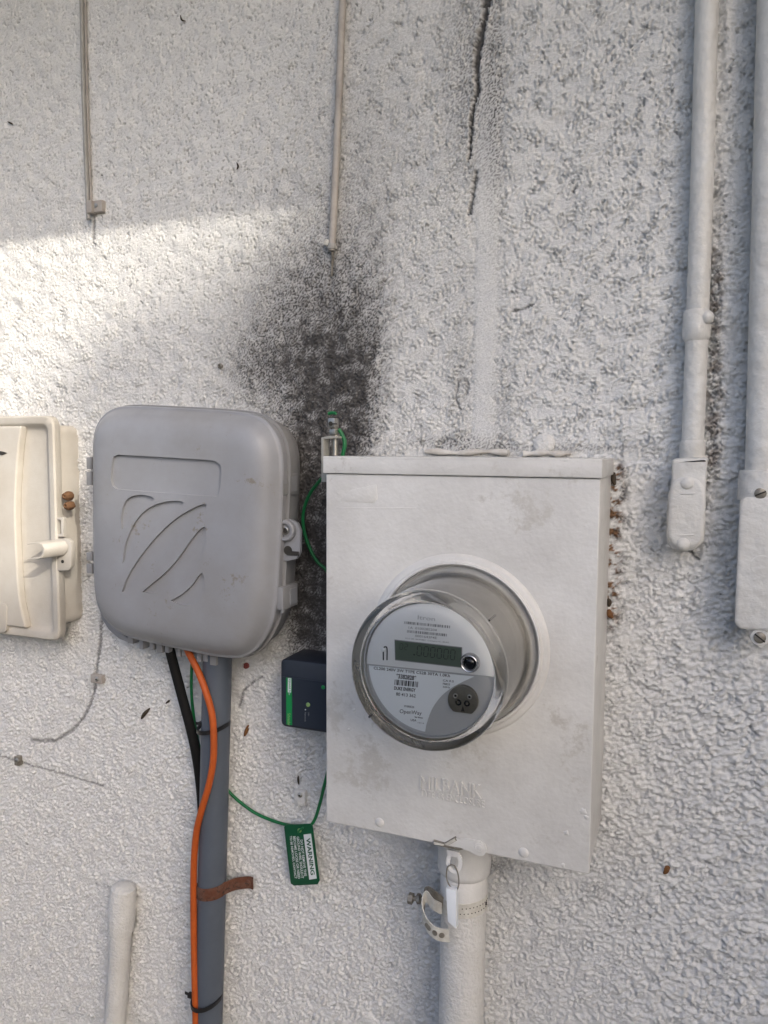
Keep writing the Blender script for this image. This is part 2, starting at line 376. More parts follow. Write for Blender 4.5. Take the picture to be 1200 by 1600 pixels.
me.loops.add(nf * 4); me.loops.foreach_set('vertex_index', quads.ravel())
me.polygons.add(nf); me.polygons.foreach_set('loop_start', np.arange(0, nf * 4, 4, dtype=np.int32))
me.polygons.foreach_set('use_smooth', np.ones(nf, bool))
for nm, arr, v in (('stain_shade', dark, 0), ('rust', rust, 0), ('tint', tint, .5)):
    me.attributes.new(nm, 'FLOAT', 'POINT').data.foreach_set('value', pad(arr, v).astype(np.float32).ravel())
me.update(); me.validate()
wm = bpy.data.materials.new('painted_stucco'); wm.use_nodes = True; N = wm.node_tree.nodes; L = wm.node_tree.links; b = N['Principled BSDF']
def attr(n):
    a = N.new('ShaderNodeAttribute'); a.attribute_name = n; return a.outputs['Fac']
def mixc(f, A, B):
    x = N.new('ShaderNodeMix'); x.data_type = 'RGBA'; L.new(f, x.inputs['Factor'])
    for k, c in (('A', A), ('B', B)):
        if isinstance(c, tuple): x.inputs[k].default_value = (*c, 1)
        else: L.new(c, x.inputs[k])
    return x.outputs['Result']
c0 = mixc(attr('tint'), (.655, .655, .645), (.70, .695, .67))
c1 = mixc(attr('rust'), c0, (.22, .11, .045))
c2 = mixc(attr('stain_shade'), c1, (.040, .036, .034))
L.new(c2, b.inputs['Base Color']); b.inputs['Roughness'].default_value = .62; b.inputs['Specular IOR Level'].default_value = .35
tc = N.new('ShaderNodeTexCoord'); nb = N.new('ShaderNodeTexNoise'); nb.inputs['Scale'].default_value = 520; nb.inputs['Detail'].default_value = 5; nb.inputs['Roughness'].default_value = .6
L.new(tc.outputs['Object'], nb.inputs['Vector'])
bp = N.new('ShaderNodeBump'); bp.inputs['Strength'].default_value = .8; bp.inputs['Distance'].default_value = .0014
L.new(nb.outputs['Fac'], bp.inputs['Height']); L.new(bp.outputs['Normal'], b.inputs['Normal'])
me.materials.append(wm)
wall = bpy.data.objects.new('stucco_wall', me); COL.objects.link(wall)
tag(wall, 'white painted stucco wall with sooty staining and a vertical crack', 'wall')
mb = MB(); mb.box((-6, .012, -.05), (6, .2, 2.46)); mb.build('wall_core', M['caulk'], wall)

em = mat('eave_paint', (.55, .54, .51), .6, col2=(.48, .47, .44), scale=4, amount=.4)
ev = thing('roof_eave', 'white boarded roof eave overhanging the stucco wall', 'eave', (0, 0, 2.39))
EV = .62; EZ = 1.79 + EV
mb = MB(); mb.box((-6, .2, EZ + .02), (6, -EV + .03, EZ + .05)); mb.build('soffit', em, ev)
mb = MB(); mb.box((-6, -EV, EZ), (6, -EV + .028, EZ + .17)); mb.build('fascia', em, ev)
mb = MB(); mb.add([(-6, -EV - .05, EZ + .175), (6, -EV - .05, EZ + .175), (6, 1.2, EZ + .75), (-6, 1.2, EZ + .75), (-6, -EV - .05, EZ + .2), (6, -EV - .05, EZ + .2), (6, 1.2, EZ + .78), (-6, 1.2, EZ + .78)], [(0, 1, 2, 3), (4, 5, 6, 7), (0, 1, 5, 4), (1, 2, 6, 5), (2, 3, 7, 6), (3, 0, 4, 7)], False)
mb.build('roof_sheet', mat('roof_shingle', (.12, .11, .10), .9, col2=(.08, .075, .07), scale=9, amount=.5), ev)

# wing and hedge added out of view to block sun and low sky
wgm = mat('tan_stucco', (.44, .39, .33), .85, col2=(.38, .34, .28), scale=6, amount=.5, bump=.6, bscale=120)
wg = thing('added_wing', 'tan two-storey wing added out of view beside the stucco wall to block sun', 'building', (2.4, -.6, 0))
mb = MB(); mb.box((1.6, .25, -.05), (3.6, -1.35, 4.6)); mb.build('wall', wgm, wg)
mb = MB(); mb.add([(1.2, .4, 4.6), (3.75, .4, 4.6), (3.75, -1.35, 4.6), (1.2, -1.35, 4.6), (2.47, .4, 5.4), (2.47, -1.35, 5.4)], [(0, 1, 2, 3), (0, 4, 5, 3), (1, 2, 5, 4), (0, 1, 4), (3, 5, 2)], False); mb.build('roof', M['pvc'], wg)
hdm = mat('hedge_leaf', (.05, .085, .03), .6, col2=(.075, .11, .04), scale=3, amount=.5)
hr = np.random.default_rng(21); V = []; Fc = []
for k in range(16000):
    p = np.array([hr.uniform(-5, 3.2), -3.3 + hr.normal() * .22, hr.random() ** .8 * (1.75 + .12 * sin(k * .37))]); a = hr.standard_normal(3); a /= np.linalg.norm(a); q = np.cross(a, hr.standard_normal(3)); q /= np.linalg.norm(q); sz = .09 * hr.uniform(.6, 1.3); i0 = len(V)
    V += [p - a * sz, p + q * sz * .5, p + a * sz, p - q * sz * .5]; Fc.append((i0, i0 + 1, i0 + 2, i0 + 3))
hg = thing('added_hedge', 'clipped green hedge added out of view facing the stucco wall to block low sky light', 'hedge', (-.9, -3.3, 0))
me_ = bpy.data.meshes.new('foliage'); me_.from_pydata([tuple(np.array(v) - np.array(hg.location)) for v in V], [], Fc); me_.materials.append(hdm)
o_ = bpy.data.objects.new('foliage', me_); COL.objects.link(o_); o_.parent = hg; o_['kind'] = 'stuff'
mb = MB(); mb.box((-5, -3.45, -.02), (3.2, -3.15, 1.5)); mb.build('hedge_core', hdm, hg)

# trees added out of view to keep the sun off most of the wall
leafm = mat('leaf', (.055, .10, .028), .5, col2=(.085, .12, .035), scale=2, amount=.5)
barkm = mat('bark', (.16, .12, .085), .9, col2=(.08, .06, .045), scale=14, amount=.5, bump=.8, bscale=30)
def tree(label, cw, rx, ry, rz, y0, n, seed, leaf=.13):
    """cw: centre of the crown's shadow on the wall; y0 the tree's distance in front of the wall"""
    r = np.random.default_rng(seed); k = -y0
    c = Vector((cw[0] + 1.3 * k, y0, cw[1] + k)); t = thing('added_shade_tree', label, 'tree', (c.x, c.y, 0), 'unseen trees added to shade the wall')
    mb = MB(); mb.tube([(c.x, c.y, -.05), (c.x + .05, c.y, c.z * .3), (c.x - .04, c.y + .05, c.z * .65), (c.x, c.y, c.z)], [.17, .14, .11, .06], 12); mb.build('trunk', barkm, t)
    mb = MB()
    for q in range(7):
        a = q * .9; e = Vector((c.x + rx * .7 * cos(a), c.y + ry * .7 * sin(a), c.z + rz * (.1 * q - .2)))
        s0 = Vector((c.x, c.y, c.z * (.5 + .05 * q))); mb.tube([s0, s0.lerp(e, .5) + Vector((0, 0, .12)), e], [.055, .04, .015], 8)
    mb.build('limbs', barkm, t)
    V = []; Fc = []
    while len(Fc) < n:
        d = r.standard_normal(3); d /= np.linalg.norm(d); rad = r.random() ** (1 / 2.2) * (1 + .13 * sin(7 * d[0] + 3 * d[2]) + .1 * sin(11 * d[2] + 2))
        p = np.array(c) + d * rad * np.array([rx, ry, rz]); a = r.standard_normal(3); a /= np.linalg.norm(a); bb = np.cross(a, r.standard_normal(3)); bb /= np.linalg.norm(bb)
        s = leaf * (.6 + .7 * r.random()); i0 = len(V)
        V += [p - a * s, p + bb * s * .45, p + a * s, p - bb * s * .45]; Fc.append((i0, i0 + 1, i0 + 2, i0 + 3))
    mb = MB(); mb.add(V, Fc, False)
    me = bpy.data.meshes.new('crown'); me.from_pydata([tuple(np.array(v) - np.array(t.location)) for v in V], [], Fc); me.materials.append(leafm)
    o = bpy.data.objects.new('crown', me); COL.objects.link(o); o.parent = t; o['kind'] = 'stuff'
tree('tall leafy tree added out of view opposite the meter box to shade the wall', (1.02, 1.12), 1.3, 1.0, 1.8, -5.2, 11000, 3)
tree('shorter leafy tree added out of view opposite the grey box to shade the wall', (-1.35, .02), 1.1, .8, .9, -5.6, 8000, 4)

# ================================================================== meter socket box
X0, X1, Z0, ZT = -.3562, -.0746, 1.0918, 1.4925
DB = .1155
box = thing('meter_socket_box', 'large white painted steel box carrying the round electric meter', 'electrical box', ((X0 + X1) / 2, 0, Z0))
mb = MB(); mb.box((X0 + .001, .004, Z0 + .001), (X1 - .001, -.1115, ZT - .003)); mb.build('body', M['paint'], box, bevel=.0022)
mb = MB(); mb.box((X0, -.1117, Z0), (X1, -DB, ZT - .0185)); mb.build('front_cover', M['paint'], box, bevel=.0016, seg=3)
hood = MB(); hood.box((X0 - .0022, .003, ZT - .0035), (X1 + .0014, -DB - .0028, ZT)); hood.box((X0 - .0022, -DB - .0003, ZT - .0178), (X1 + .0014, -DB - .0028, ZT - .002))
hood.box((X0 - .0022, .002, ZT - .0178), (X0 - .0002, -DB - .0026, ZT - .002)); hood.box((X1 - .0006, .002, ZT - .0178), (X1 + .0014, -DB - .0026, ZT - .002))
hood.build('top_hood', M['paint'], box, bevel=.0009)
MCX, MCZ = -.2100, 1.3036
mb = MB(); mb.lathe((MCX, -DB + .001, MCZ), [(.0935, 0), (.0925, .0022), (.0905, .0038), (.0885, .0042), (.0868, .0048), (.0855, .0072), (.0838, .0078), (.0826, .0070), (.0822, .002)], 96, caps=False); mb.build('meter_collar', M['paint'], box)
for q in ((593, 1285), (818, 1332)):
    c = P(*q, DB); mb = MB(); mb.lathe((c.x, -DB + .0004, c.z), [(.0050, 0), (.0050, .0008), (.0042, .0016), (.002, .0021), (0.0002, .0022)], 24); mb.build('rivet', M['paint'], box)
for q, r in (((911, 1268), .0042), ((885, 1302), .0028), ((700, 1340 - 26), .0018), ((916, 1277), .0024), ((880, 1352), .0022), ((553, 1110), .002), ((545, 1140), .0015)):   # lumps of old paint
    c = P(*q, DB); mb = MB(); k = [1 + .35 * random.uniform(-1, 1) for _ in range(14)]
    mb.loft([[Vector((c.x + r * s * k[i] * cos(2 * pi * i / 14), -DB + .0003 - hh, c.z + r * s * k[i] * sin(2 * pi * i / 14))) for i in range(14)] for s, hh in ((1, 0), (.8, .0007), (.4, .001))]); mb.build('paint_blister', M['paint'], box)
pts = [P(*q, DB - .0002) for q in ((531, 783), (548, 766), (588, 757), (590, 779), (583, 786))]
mb = MB(); mb.prism(pts, (0, -.0007, 0)); mb.build('painted_over_sticker', M['paint'], box, bevel=.0003)
mb = MB(); mb.tube([P(524, 793, DB), P(590, 794, DB), P(650, 794, DB)], .0004, 6); mb.build('sticker_edge', M['paint'], box)
text('MILBANK', (657, 1231), (752.5, 1247), (657, 1210.5), DB - .0003, M['paint'], box, 'embossed_lettering', ext=.0020, bold=0)
text('TYPE 3R ENCLOSURE', (656.5, 1243), (757, 1262), (656.5, 1232), DB - .0003, M['paint'], box, 'embossed_lettering', ext=.0014, bold=0)
# hasp at the bottom edge
def zc(cx, cy): return (620 + cx / 7.06, 1290 + cy / 7.06)
hp = MB(); hp.prism([P(*zc(*q), DB + .0004) for q in ((640, 128), (800, 140), (925, 165), (980, 205), (998, 260), (975, 315), (930, 332), (870, 312), (800, 272), (720, 250), (600, 240), (540, 215))], (0, -.0022, 0))
hasp = hp.build('hasp', M['paint'], box, bevel=.0007)
c = P(*zc(910, 245), DB + .0026); mb = MB(); mb.lathe((c.x, c.y + .0005, c.z), [(.0052, 0), (.005, .0009), (.004, .0012), (.0034, .0008), (.003, .0014), (.0003, .0018)], 24); mb.build('hasp_rivet', M['paint'], hasp)
mb = MB(); mb.prism([P(*zc(*q), DB + .003) for q in ((400, 165), (520, 200), (640, 130), (665, 165), (560, 225), (700, 245), (740, 262), (690, 275), (420, 215))], (0, .012, 0)); mb.build('bent_lip', M['dirty_steel'], hasp, bevel=.0005)
mb = MB(); mb.prism([P(*zc(*q), DB + .0033) for q in ((410, 178), (520, 206), (520, 218), (415, 208))], (0, -.0008, 0)); mb.prism([P(*zc(*q), DB + .0033) for q in ((530, 200), (635, 140), (650, 165), (560, 218))], (0, -.0008, 0)); mb.build('lip_edge', M['strap'], hasp)
c = P(*zc(640, 395), .108); rg = [(c + Vector((.0098 * cos(a) * .9, .002 * sin(a), .0110 * sin(a)))) for a in np.linspace(0, 2 * pi, 25)]
mb = MB()
for a0, a1 in zip(rg[:-1], rg[1:]): pass
mb.loft([[p + (p - c).normalized() * s + Vector((0, yo, 0)) for p in rg[:-1]] for s, yo in ((0, 0), (0, -.002), (-.0042, -.002), (-.0042, 0), (0, 0))], False); mb.build('hasp_eye', M['paint'], hasp)
mb = MB(); mb.box(P(*zc(560, 250), .106), Vector((P(*zc(690, 340), .106).x, -.109, P(*zc(690, 345), .106).z))); mb.build('hasp_tongue', M['paint'], hasp, bevel=.0006)

# plastic meter seal hanging from the hasp
sea = thing('meter_seal', 'small white plastic seal hanging on a wire loop under the meter box', 'seal', P(705, 1452, .112))
wp = [zc(*q) for q in ((600, 430), (560, 460), (548, 560), (575, 650), (625, 700), (660, 715), (685, 640), (672, 520), (640, 450), (605, 430))]
mb = MB(); mb.tube(pxpath([(*q, .1125) for q in wp], 4), .00075, 8); mb.build('wire_loop', M['dirty_steel'], sea)
a = P(*zc(540, 690), .118); bq = P(*zc(560, 1060), .118); cq = P(*zc(655, 1142), .118); dq = P(*zc(655, 725), .118)
mb = MB(); mb.prism([a, bq, cq, dq], (0, .0085, 0)); mb.build('seal_body', M['white_plastic'], sea, bevel=.0008)

# sealant on the wall along the top of the box
for (xa, xb, yy, lab) in ((664, 795, 706.5, 'long flat bead of white sealant along the wall above the meter box'), (818, 892, 708, 'short glossy bead of white sealant beside the long one above the meter box')):
    pth = [P(xa + (xb - xa) * t, yy + 1.2 * sin(9 * t + xa), .004) for t in np.linspace(0, 1, 14)]
    mb = MB(); mb.tube(pth, [.0030 + .0010 * sin(5 * i + xa) for i in range(14)], 10); tag(mb.build('sealant_bead', M['caulk']), lab, 'sealant')
c = P(850, 694, 0); mb = MB(); mb.lathe((c.x, .002, c.z), [(.012, 0), (.0115, .004), (.009, .0062), (.004, .007), (.0003, .0072)], 20); tag(mb.build('wall_plug', M['pipe_rough']), 'round painted-over plug in the stucco above the meter box', 'wall plug')

# ================================================================== electric meter
mt = thing('electric_meter', 'round glass-fronted electric meter with a digital display', 'electric meter', (MCX, -.12, MCZ - .08))
YB = -.1180                                    # back of the meter flange
def ml(prof, name, m, par=None, n=96, caps=False):
    s = MB(); s.lathe((MCX, 0, MCZ), prof, n, caps=caps); return s.build(name, m, par or mt)
ml([(.0815, .1165), (.0815, .1225), (.0800, .1240), (.0770, .1240), (.0760, .1225)], 'flange', M['glass'])
ml([(.0790, .1172), (.0700, .1200), (.0690, .1205)], 'back_plate', M['liner'])
FD = .2050                                    # face plate
ml([(.0710, .1205), (.0690, .135), (.0668, .165), (.0650, FD - .006), (.0640, FD - .005), (.0600, FD - .005)], 'inner_housing', M['liner'])
# clear cover: thin dome wall, thick rounded front rim, thin front window
ml([(.0768, .1235), (.0758, .1260), (.0748, .140), (.0732, .170), (.0720, .2050)], 'cover_wall', M['clear'])
ml([(.0720, .2030), (.0724, .2100), (.0718, .2150), (.0702, .2185), (.0672, .2200), (.0645, .2196), (.0630, .2180), (.0622, .2160), (.0640, .2135), (.0668, .2105), (.0676, .2060), (.0680, .2030), (.0720, .2030)], 'cover_rim', M['glass'])
ml([(.0635, .2166), (.0500, .2172), (.0300, .2176), (.0004, .2178)], 'cover_window', M['clear'], n=64)
ml([(.0628, FD + .0030), (.0622, FD + .0045), (.0612, FD + .0045), (.0608, FD - .002)], 'bezel_ring', M['face'])
face = ml([(.0640, FD - .003), (.0638, FD), (.0003, FD)], 'face_plate', M['face'], caps=True)
for ang, lg in ((42, 1), (137, 0), (222, 0), (318, 0)):                       # ribs moulded into the cover
    a = radians(ang); e = Vector((cos(a), 0, sin(a))); c = Vector((MCX, 0, MCZ)); sd = Vector((-sin(a), 0, cos(a)))
    p = [c + e * .0722 + Vector((0, -.2035, 0)), c + e * .0735 + Vector((0, -.1820 if lg else -.196, 0))]
    mb = MB(); mb.tube(p, .0011, 8); mb.build('cover_rib', M['glass'], mt)
a = radians(222); e = Vector((cos(a), 0, sin(a))); c = Vector((MCX, 0, MCZ)); sd = Vector((-sin(a), 0, cos(a)))
mb = MB(); mb.prism([c + e * .0655 - sd * .0009 + Vector((0, -.2206, 0)), c + e * .0655 + sd * .0009 + Vector((0, -.2206, 0)), c + e * .0712 + sd * .0009 + Vector((0, -.2188, 0)), c + e * .0712 - sd * .0009 + Vector((0, -.2188, 0))], (0, -.0004, 0)); mb.build('rim_mark', M['ink'], mt)
# face print. pixel helper for the close-up used to read the face
def fz(cx, cy): return (560 + cx / 6.0, 940 + cy / 6.0)
def fp(cx, cy, d=FD): return P(*fz(cx, cy), d)
RF = .0600
# the photo's face line, in face coordinates
la = fp(120, 580); lb = fp(1185, 690)
def on_circle(p, q, r):
    """points where the line p-q crosses the circle r about the meter axis"""
    d = (q - p); d.y = 0; d.normalize(); o = Vector((p.x - MCX, 0, p.z - MCZ)); bb = o.dot(d); cc = o.length_squared - r * r; s = sqrt(bb * bb - cc)
    return [o + d * (-bb - s), o + d * (-bb + s)]
L1, L2 = on_circle(la, lb, RF); a1, a2 = math.atan2(L1.z, L1.x), math.atan2(L2.z, L2.x)
if a1 < a2: a1 += 2 * pi
arc = [Vector((MCX + RF * cos(a), -FD - .0001, MCZ + RF * sin(a))) for a in np.linspace(a2, a1, 60)]
mb = MB(); mb.prism(arc, (0, -.0022, 0)); up = mb.build('upper_panel', M['face_hi'], face, bevel=.0005)
# white label below the line: circle arc on the left and bottom, scooped right edge
lc = fp(118, 598); ld = fp(1085, 700); Q1 = on_circle(lc, ld, .0585)[0]
b1 = math.atan2(Q1.z, Q1.x) % (2 * pi); e_ = fp(630, 1172); b2 = math.atan2(e_.z - MCZ, e_.x - MCX) % (2 * pi)
out = [Vector((MCX + .0585 * cos(a), -FD - .0001, MCZ + .0585 * sin(a))) for a in np.linspace(b1, b2, 40)]
scoop = [Vector((q.x, -FD - .0001, q.z)) for q in (fp(*q) for q in cat_rom([(640, 1150), (690, 1010), (770, 895), (870, 810), (980, 750), (1085, 702)], 6))]
mb = MB(); mb.prism(out + scoop, (0, -.0008, 0)); lab = mb.build('nameplate', M['label'], face)
DL = FD + .0010; DU = FD + .0024
# display
mb = MB(); mb.prism([fp(*q, DU) for q in ((340, 355), (974, 427), (972, 620), (345, 548))], (0, -.0006, 0)); mb.build('display_frame', M['ink2'], up)
mb = MB(); mb.prism([fp(*q, DU + .0003) for q in ((347, 364), (966, 434), (963, 611), (351, 540))], (0, -.0009, 0)); lcd = mb.build('display', M['lcd'], face)
def seg7(ch, a, b, c, name='digit'):
    """seven segment digit on the parallelogram a (bottom left) b (bottom right) c (top left), close-up pixels"""
    on = {'0': 'abcdef', '2': 'abged'}[ch]; S = {'a': ((.12, 1), (.88, 1)), 'b': ((1, .95), (1, .55)), 'c': ((1, .45), (1, .05)), 'd': ((.12, 0), (.88, 0)), 'e': ((0, .05), (0, .45)), 'f': ((0, .55), (0, .95)), 'g': ((.12, .5), (.88, .5))}
    A, B, C_ = fp(*a, DU + .0013), fp(*b, DU + .0013), fp(*c, DU + .0013); s = MB()
    for k in on:
        (u0, v0), (u1, v1) = S[k]; p = A + (B - A) * u0 + (C_ - A) * v0; q = A + (B - A) * u1 + (C_ - A) * v1
        t = (q - p).normalized(); nn = Vector((-t.z, 0, t.x)) * (B - A).length * .085
        s.prism([p - nn, q - nn, q + nn, p + nn], (0, -.0001, 0))
    return s.build(name, M['lcd_seg'], lcd)
for i in range(6):
    x = 548 + i * 62.5; y = 505 + (x - 548) * .12; seg7('0', (x, y), (x + 40, y + 5), (x + 8, y - 92))
for i, ch in enumerate('02'):
    x = 388 + i * 44; y = 446 + i * 4; seg7(ch, (x, y), (x + 26, y + 3), (x + 5, y - 54))
mb = MB(); c = fp(523, 497, DU + .0013); mb.lathe(c, [(.0008, 0), (.0008, .0001)], 12, caps=True); mb.build('decimal_point', M['lcd_seg'], lcd)
# push button and optical port
c = fp(1052, 568, DU); mb = MB(); mb.lathe(c, [(.0086, 0), (.0086, .003), (.0078, .004), (.0070, .0036), (.0062, .0040), (.0056, .003)], 40, caps=False); ring = mb.build('button_ring', M['chrome'], face)
c2 = fp(1046, 575, DU); mb = MB(); mb.lathe((c2.x, c2.y, c2.z), [(.0056, 0), (.0054, .0022), (.004, .0034), (.002, .0039), (.0003, .004)], 32); mb.build('button_lens', M['dark_btn'], ring)
c = fp(990, 915, FD); pr = .0135
flat = [Vector((c.x + pr * cos(a), -FD, c.z + max(pr * sin(a), -pr * .80))) for a in np.linspace(0, 2 * pi, 49)[:-1]]
mb = MB(); mb.prism(flat, (0, -.0052, 0)); port = mb.build('optical_port', M['bronze'], face, bevel=.0006)
for q, r in (((910, 882), .0022), ((1042, 893), .0022)):
    e = fp(*q, FD + .0050); mb = MB(); mb.lathe(e, [(r, 0), (r, .0006), (r * .7, .0008), (r * .45, .0004)], 20, caps=False); mb.build('port_eyelet', M['steel'], port)
    mb = MB(); mb.lathe(e, [(r * .5, .0002), (r * .5, .0005)], 14, caps=True); mb.build('port_hole', M['hole'], port)
for q in ((938, 945), (1018, 955)):
    e = fp(*q, FD + .0050); mb = MB(); mb.lathe(e, [(.0030, 0), (.0028, .0006), (.0012, .0002), (.0003, .0001)], 8); mb.build('port_socket', M['dark_btn'], port)
mb = MB(); mb.prism([fp(*q, FD + .0051) for q in ((962, 1028), (980, 975), (996, 1030))], (0, -.0004, 0)); mb.build('port_notch', M['hole'], port)
# reset pin in its slot
pp = [fp(*q, DU) for q in cat_rom([(234, 548), (234, 470), (240, 432), (254, 424), (268, 440), (268, 548)], 4)]
mb = MB(); mb.tube(pp, .00062, 8); mb.build('pin_slot', M['ink'], up)
c = fp(236, 448, DU); mb = MB(); mb.lathe(c, [(.0019, 0), (.0019, .0016), (.0012, .0022), (.0002, .0024)], 18); mb.build('pin_head', M['label'], up)
# print
def bars(a, b, c, d, m, par, n, seed):
    r = random.Random(seed); A, B, C_ = fp(*a, d), fp(*b, d), fp(*c, d); s = MB(); u = 0
    while u < 1:
        wv = r.choice((.5, .5, 1, 1.4)) / n; p = A + (B - A) * u; q = A + (B - A) * min(1, u + wv); s.prism([p, q, q + (C_ - A), p + (C_ - A)], (0, -.0001, 0)); u += wv + r.choice((.45, .5, .9)) / n
    s.build('barcode', m, par)
bars((430, 208), (858, 250), (432, 184), DU, M['ink2'], up, 46, 1)
bars((456, 290), (828, 327), (458, 266), DU, M['ink2'], up, 40, 2)
bars((338, 780), (560, 803), (342, 730), DL, M['ink'], lab, 22, 3)
text('Itron', (560, 162) and fz(556, 165), fz(718, 182), fz(558, 128), DU, M['face'], up, 'raised_lettering', ext=.0003)
for body, a, b, c, m, par, d, bo in (
    ('1A  0100285204', (470, 254), (734, 279), (472, 232), M['ink2'], up, DU, .004),
    ('0001643F4E', (532, 331), (734, 352), (533, 309), M['ink2'], up, DU, .004),
    ('FCC ID: SK9AMI7  Contains IC: 864G', (442, 349), (846, 389), (443, 338), M['ink2'], up, DU, .003),
    ('CL200 240V 3W TYPE CS2B 30TA 1.0Kh', (143, 635), (858, 709), (144, 609), M['ink'], lab, DL, .012),
    ('*3382828*', (352, 718), (540, 740), (356, 674), M['ink'], lab, DL, .03),
    ('DUKE ENERGY', (334, 826), (535, 847), (336, 794), M['ink'], lab, DL, .03),
    ('80 413 362', (352, 880), (536, 900), (354, 850), M['ink'], lab, DL, .008),
    ('CA 0.5', (792, 748), (893, 758), (793, 729), M['ink'], lab, DL, .004),
    ('FM2S', (792, 779), (858, 786), (793, 761), M['ink'], lab, DL, .004),
    ('60Hz', (792, 806), (858, 813), (793, 789), M['ink'], lab, DL, .004),
    ('0180520', (430, 988), (522, 1000), (431, 969), M['ink'], lab, DL, .01),
    ('OpenWay', (386, 1056), (592, 1076), (388, 1008), M['ink'], lab, DL, .002),
    ('by Itron', (528, 1092), (602, 1102), (529, 1073), M['ink'], lab, DL, .025),
    ('USA', (490, 1119), (543, 1125), (491, 1098), M['ink'], lab, DL, .012),
    ('10/16', (556, 1140), (616, 1147), (557, 1128), M['ink2'], lab, DL, .004)):
    text(body, fz(*a), fz(*b), fz(*c), d, m, par, 'lettering', ext=.00008, bold=bo)

# ================================================================== grey enclosure
gb = thing('cable_enclosure', 'grey plastic cable box with five curved grooves on its lid', 'utility box', P(300, 1000, 0))
def lz(cx, cy): return (120 + cx / 3.0, 610 + cy / 3.0)
LID = [(75, 230), (85, 180), (105, 135), (140, 100), (180, 80), (230, 72), (320, 74), (400, 78), (500, 83), (600, 88), (680, 93), (740, 98), (820, 108), (870, 128), (910, 165), (940, 210), (960, 265), (968, 330), (968, 415), (965, 500), (960, 600), (955, 700), (950, 800), (945, 900), (940, 965), (932, 1035), (915, 1100), (880, 1170), (840, 1220), (790, 1250), (740, 1258), (640, 1247), (570, 1233), (500, 1218), (420, 1201), (350, 1185), (300, 1173), (250, 1160), (180, 1128), (130, 1080), (95, 1010), (82, 940), (78, 870), (76, 800), (75, 700), (74, 600), (74, 500), (74, 400), (74, 310)]
DLID = .072
rim = [P(*lz(*q), DLID) for q in LID][::-1]
# even out the outline: resample smoothly
rim = [Vector(q) for q in cat_rom([tuple(p) for p in rim] + [tuple(rim[0])], 3)][:-1]
gc = sum(rim, Vector()) / len(rim)
def shrink(d, y):                                 # inset with the outline kept smooth
    out = inset(rim, d, -y); n = len(out)
    for _ in range(3 + int(d * 350)): out = [(out[i - 1] + out[i] * 2 + out[(i + 1) % n]) / 4 for i in range(n)]
    return out
prof = [(.0030, DLID - .010), (.0, DLID - .009), (.0, DLID - .001), (.0012, DLID + .0006), (.0030, DLID + .0012), (.0048, DLID + .0030), (.0085, DLID + .0085), (.0135, DLID + .0140), (.020, DLID + .0182), (.028, DLID + .0206), (.038, DLID + .0218), (.052, DLID + .0222)]
DF = DLID + .0222                                # depth of the lid's flat front
mb = MB(); mb.loft([shrink(d, y) for d, y in prof], True, cap0=False)
lid = mb.build('lid', M['grey_plastic'], gb)
# grooves are cut with a boolean: label recess and five curved scoops
def fr(cx, cy): return P(*lz(cx, cy), DF + .004)
def outline(pts, n=5): return [fr(*q) for q in cat_rom(pts + [pts[0]], n)[:-1]]
cut = MB()
rec = [(155, 330), (160, 312), (180, 301), (300, 308), (450, 317), (600, 326), (640, 332), (664, 350), (668, 380), (664, 440), (658, 485), (645, 497), (540, 492), (400, 481), (200, 466), (172, 462), (155, 448), (148, 425), (149, 380)]
cut.prism([fr(*q) for q in rec], (0, .0078, 0))
scoops = [[(200, 655), (196, 600), (208, 540), (232, 505), (275, 491), (320, 494), (350, 508), (330, 530), (290, 552), (250, 590), (222, 625)],
          [(203, 815), (212, 740), (235, 670), (275, 600), (330, 550), (400, 524), (460, 519), (490, 527), (470, 548), (420, 575), (350, 625), (290, 690), (245, 750)],
          [(200, 948), (225, 880), (280, 790), (360, 690), (450, 605), (540, 550), (585, 535), (598, 545), (570, 590), (500, 660), (400, 770), (300, 870), (230, 935)],
          [(296, 948), (340, 910), (400, 860), (460, 795), (520, 710), (565, 655), (590, 642), (596, 665), (588, 740), (560, 815), (510, 875), (440, 920), (360, 950)],
          [(430, 988), (480, 960), (530, 915), (560, 872), (578, 860), (588, 890), (586, 940), (560, 985), (520, 1010), (470, 1008)]]
for sc in scoops: cut.prism(outline(sc), (0, .0080, 0))
cutter = cut.build('cutter', M['grey_plastic'])
bo = lid.modifiers.new('b', 'BOOLEAN'); bo.operation = 'DIFFERENCE'; bo.solver = 'EXACT'; bo.object = cutter
dg = bpy.context.evaluated_depsgraph_get(); nm_ = bpy.data.meshes.new_from_object(lid.evaluated_get(dg))
lid.modifiers.clear(); old = lid.data; lid.data = nm_; nm_.name = 'lid'; bpy.data.objects.remove(cutter)
for p in nm_.polygons: p.use_smooth = True
nm_.set_sharp_from_angle(angle=radians(28)); nm_.materials.clear(); nm_.materials.append(M['grey_plastic'])
# base shell
mb = MB(); mb.loft([shrink(d, y) for d, y in ((.0045, DLID - .004), (.0025, DLID - .012), (.0030, .040), (.0050, .022), (.012, .010), (.020, -.002))], True)
base = mb.build('base', M['grey_plastic2'], gb)
mb = MB(); mb.loft([shrink(d, y) for d, y in ((.003, DLID - .0125), (-.0022, DLID - .013), (-.0022, DLID - .0155), (.003, DLID - .016))], False); mb.build('base_lip', M['grey_plastic2'], gb)
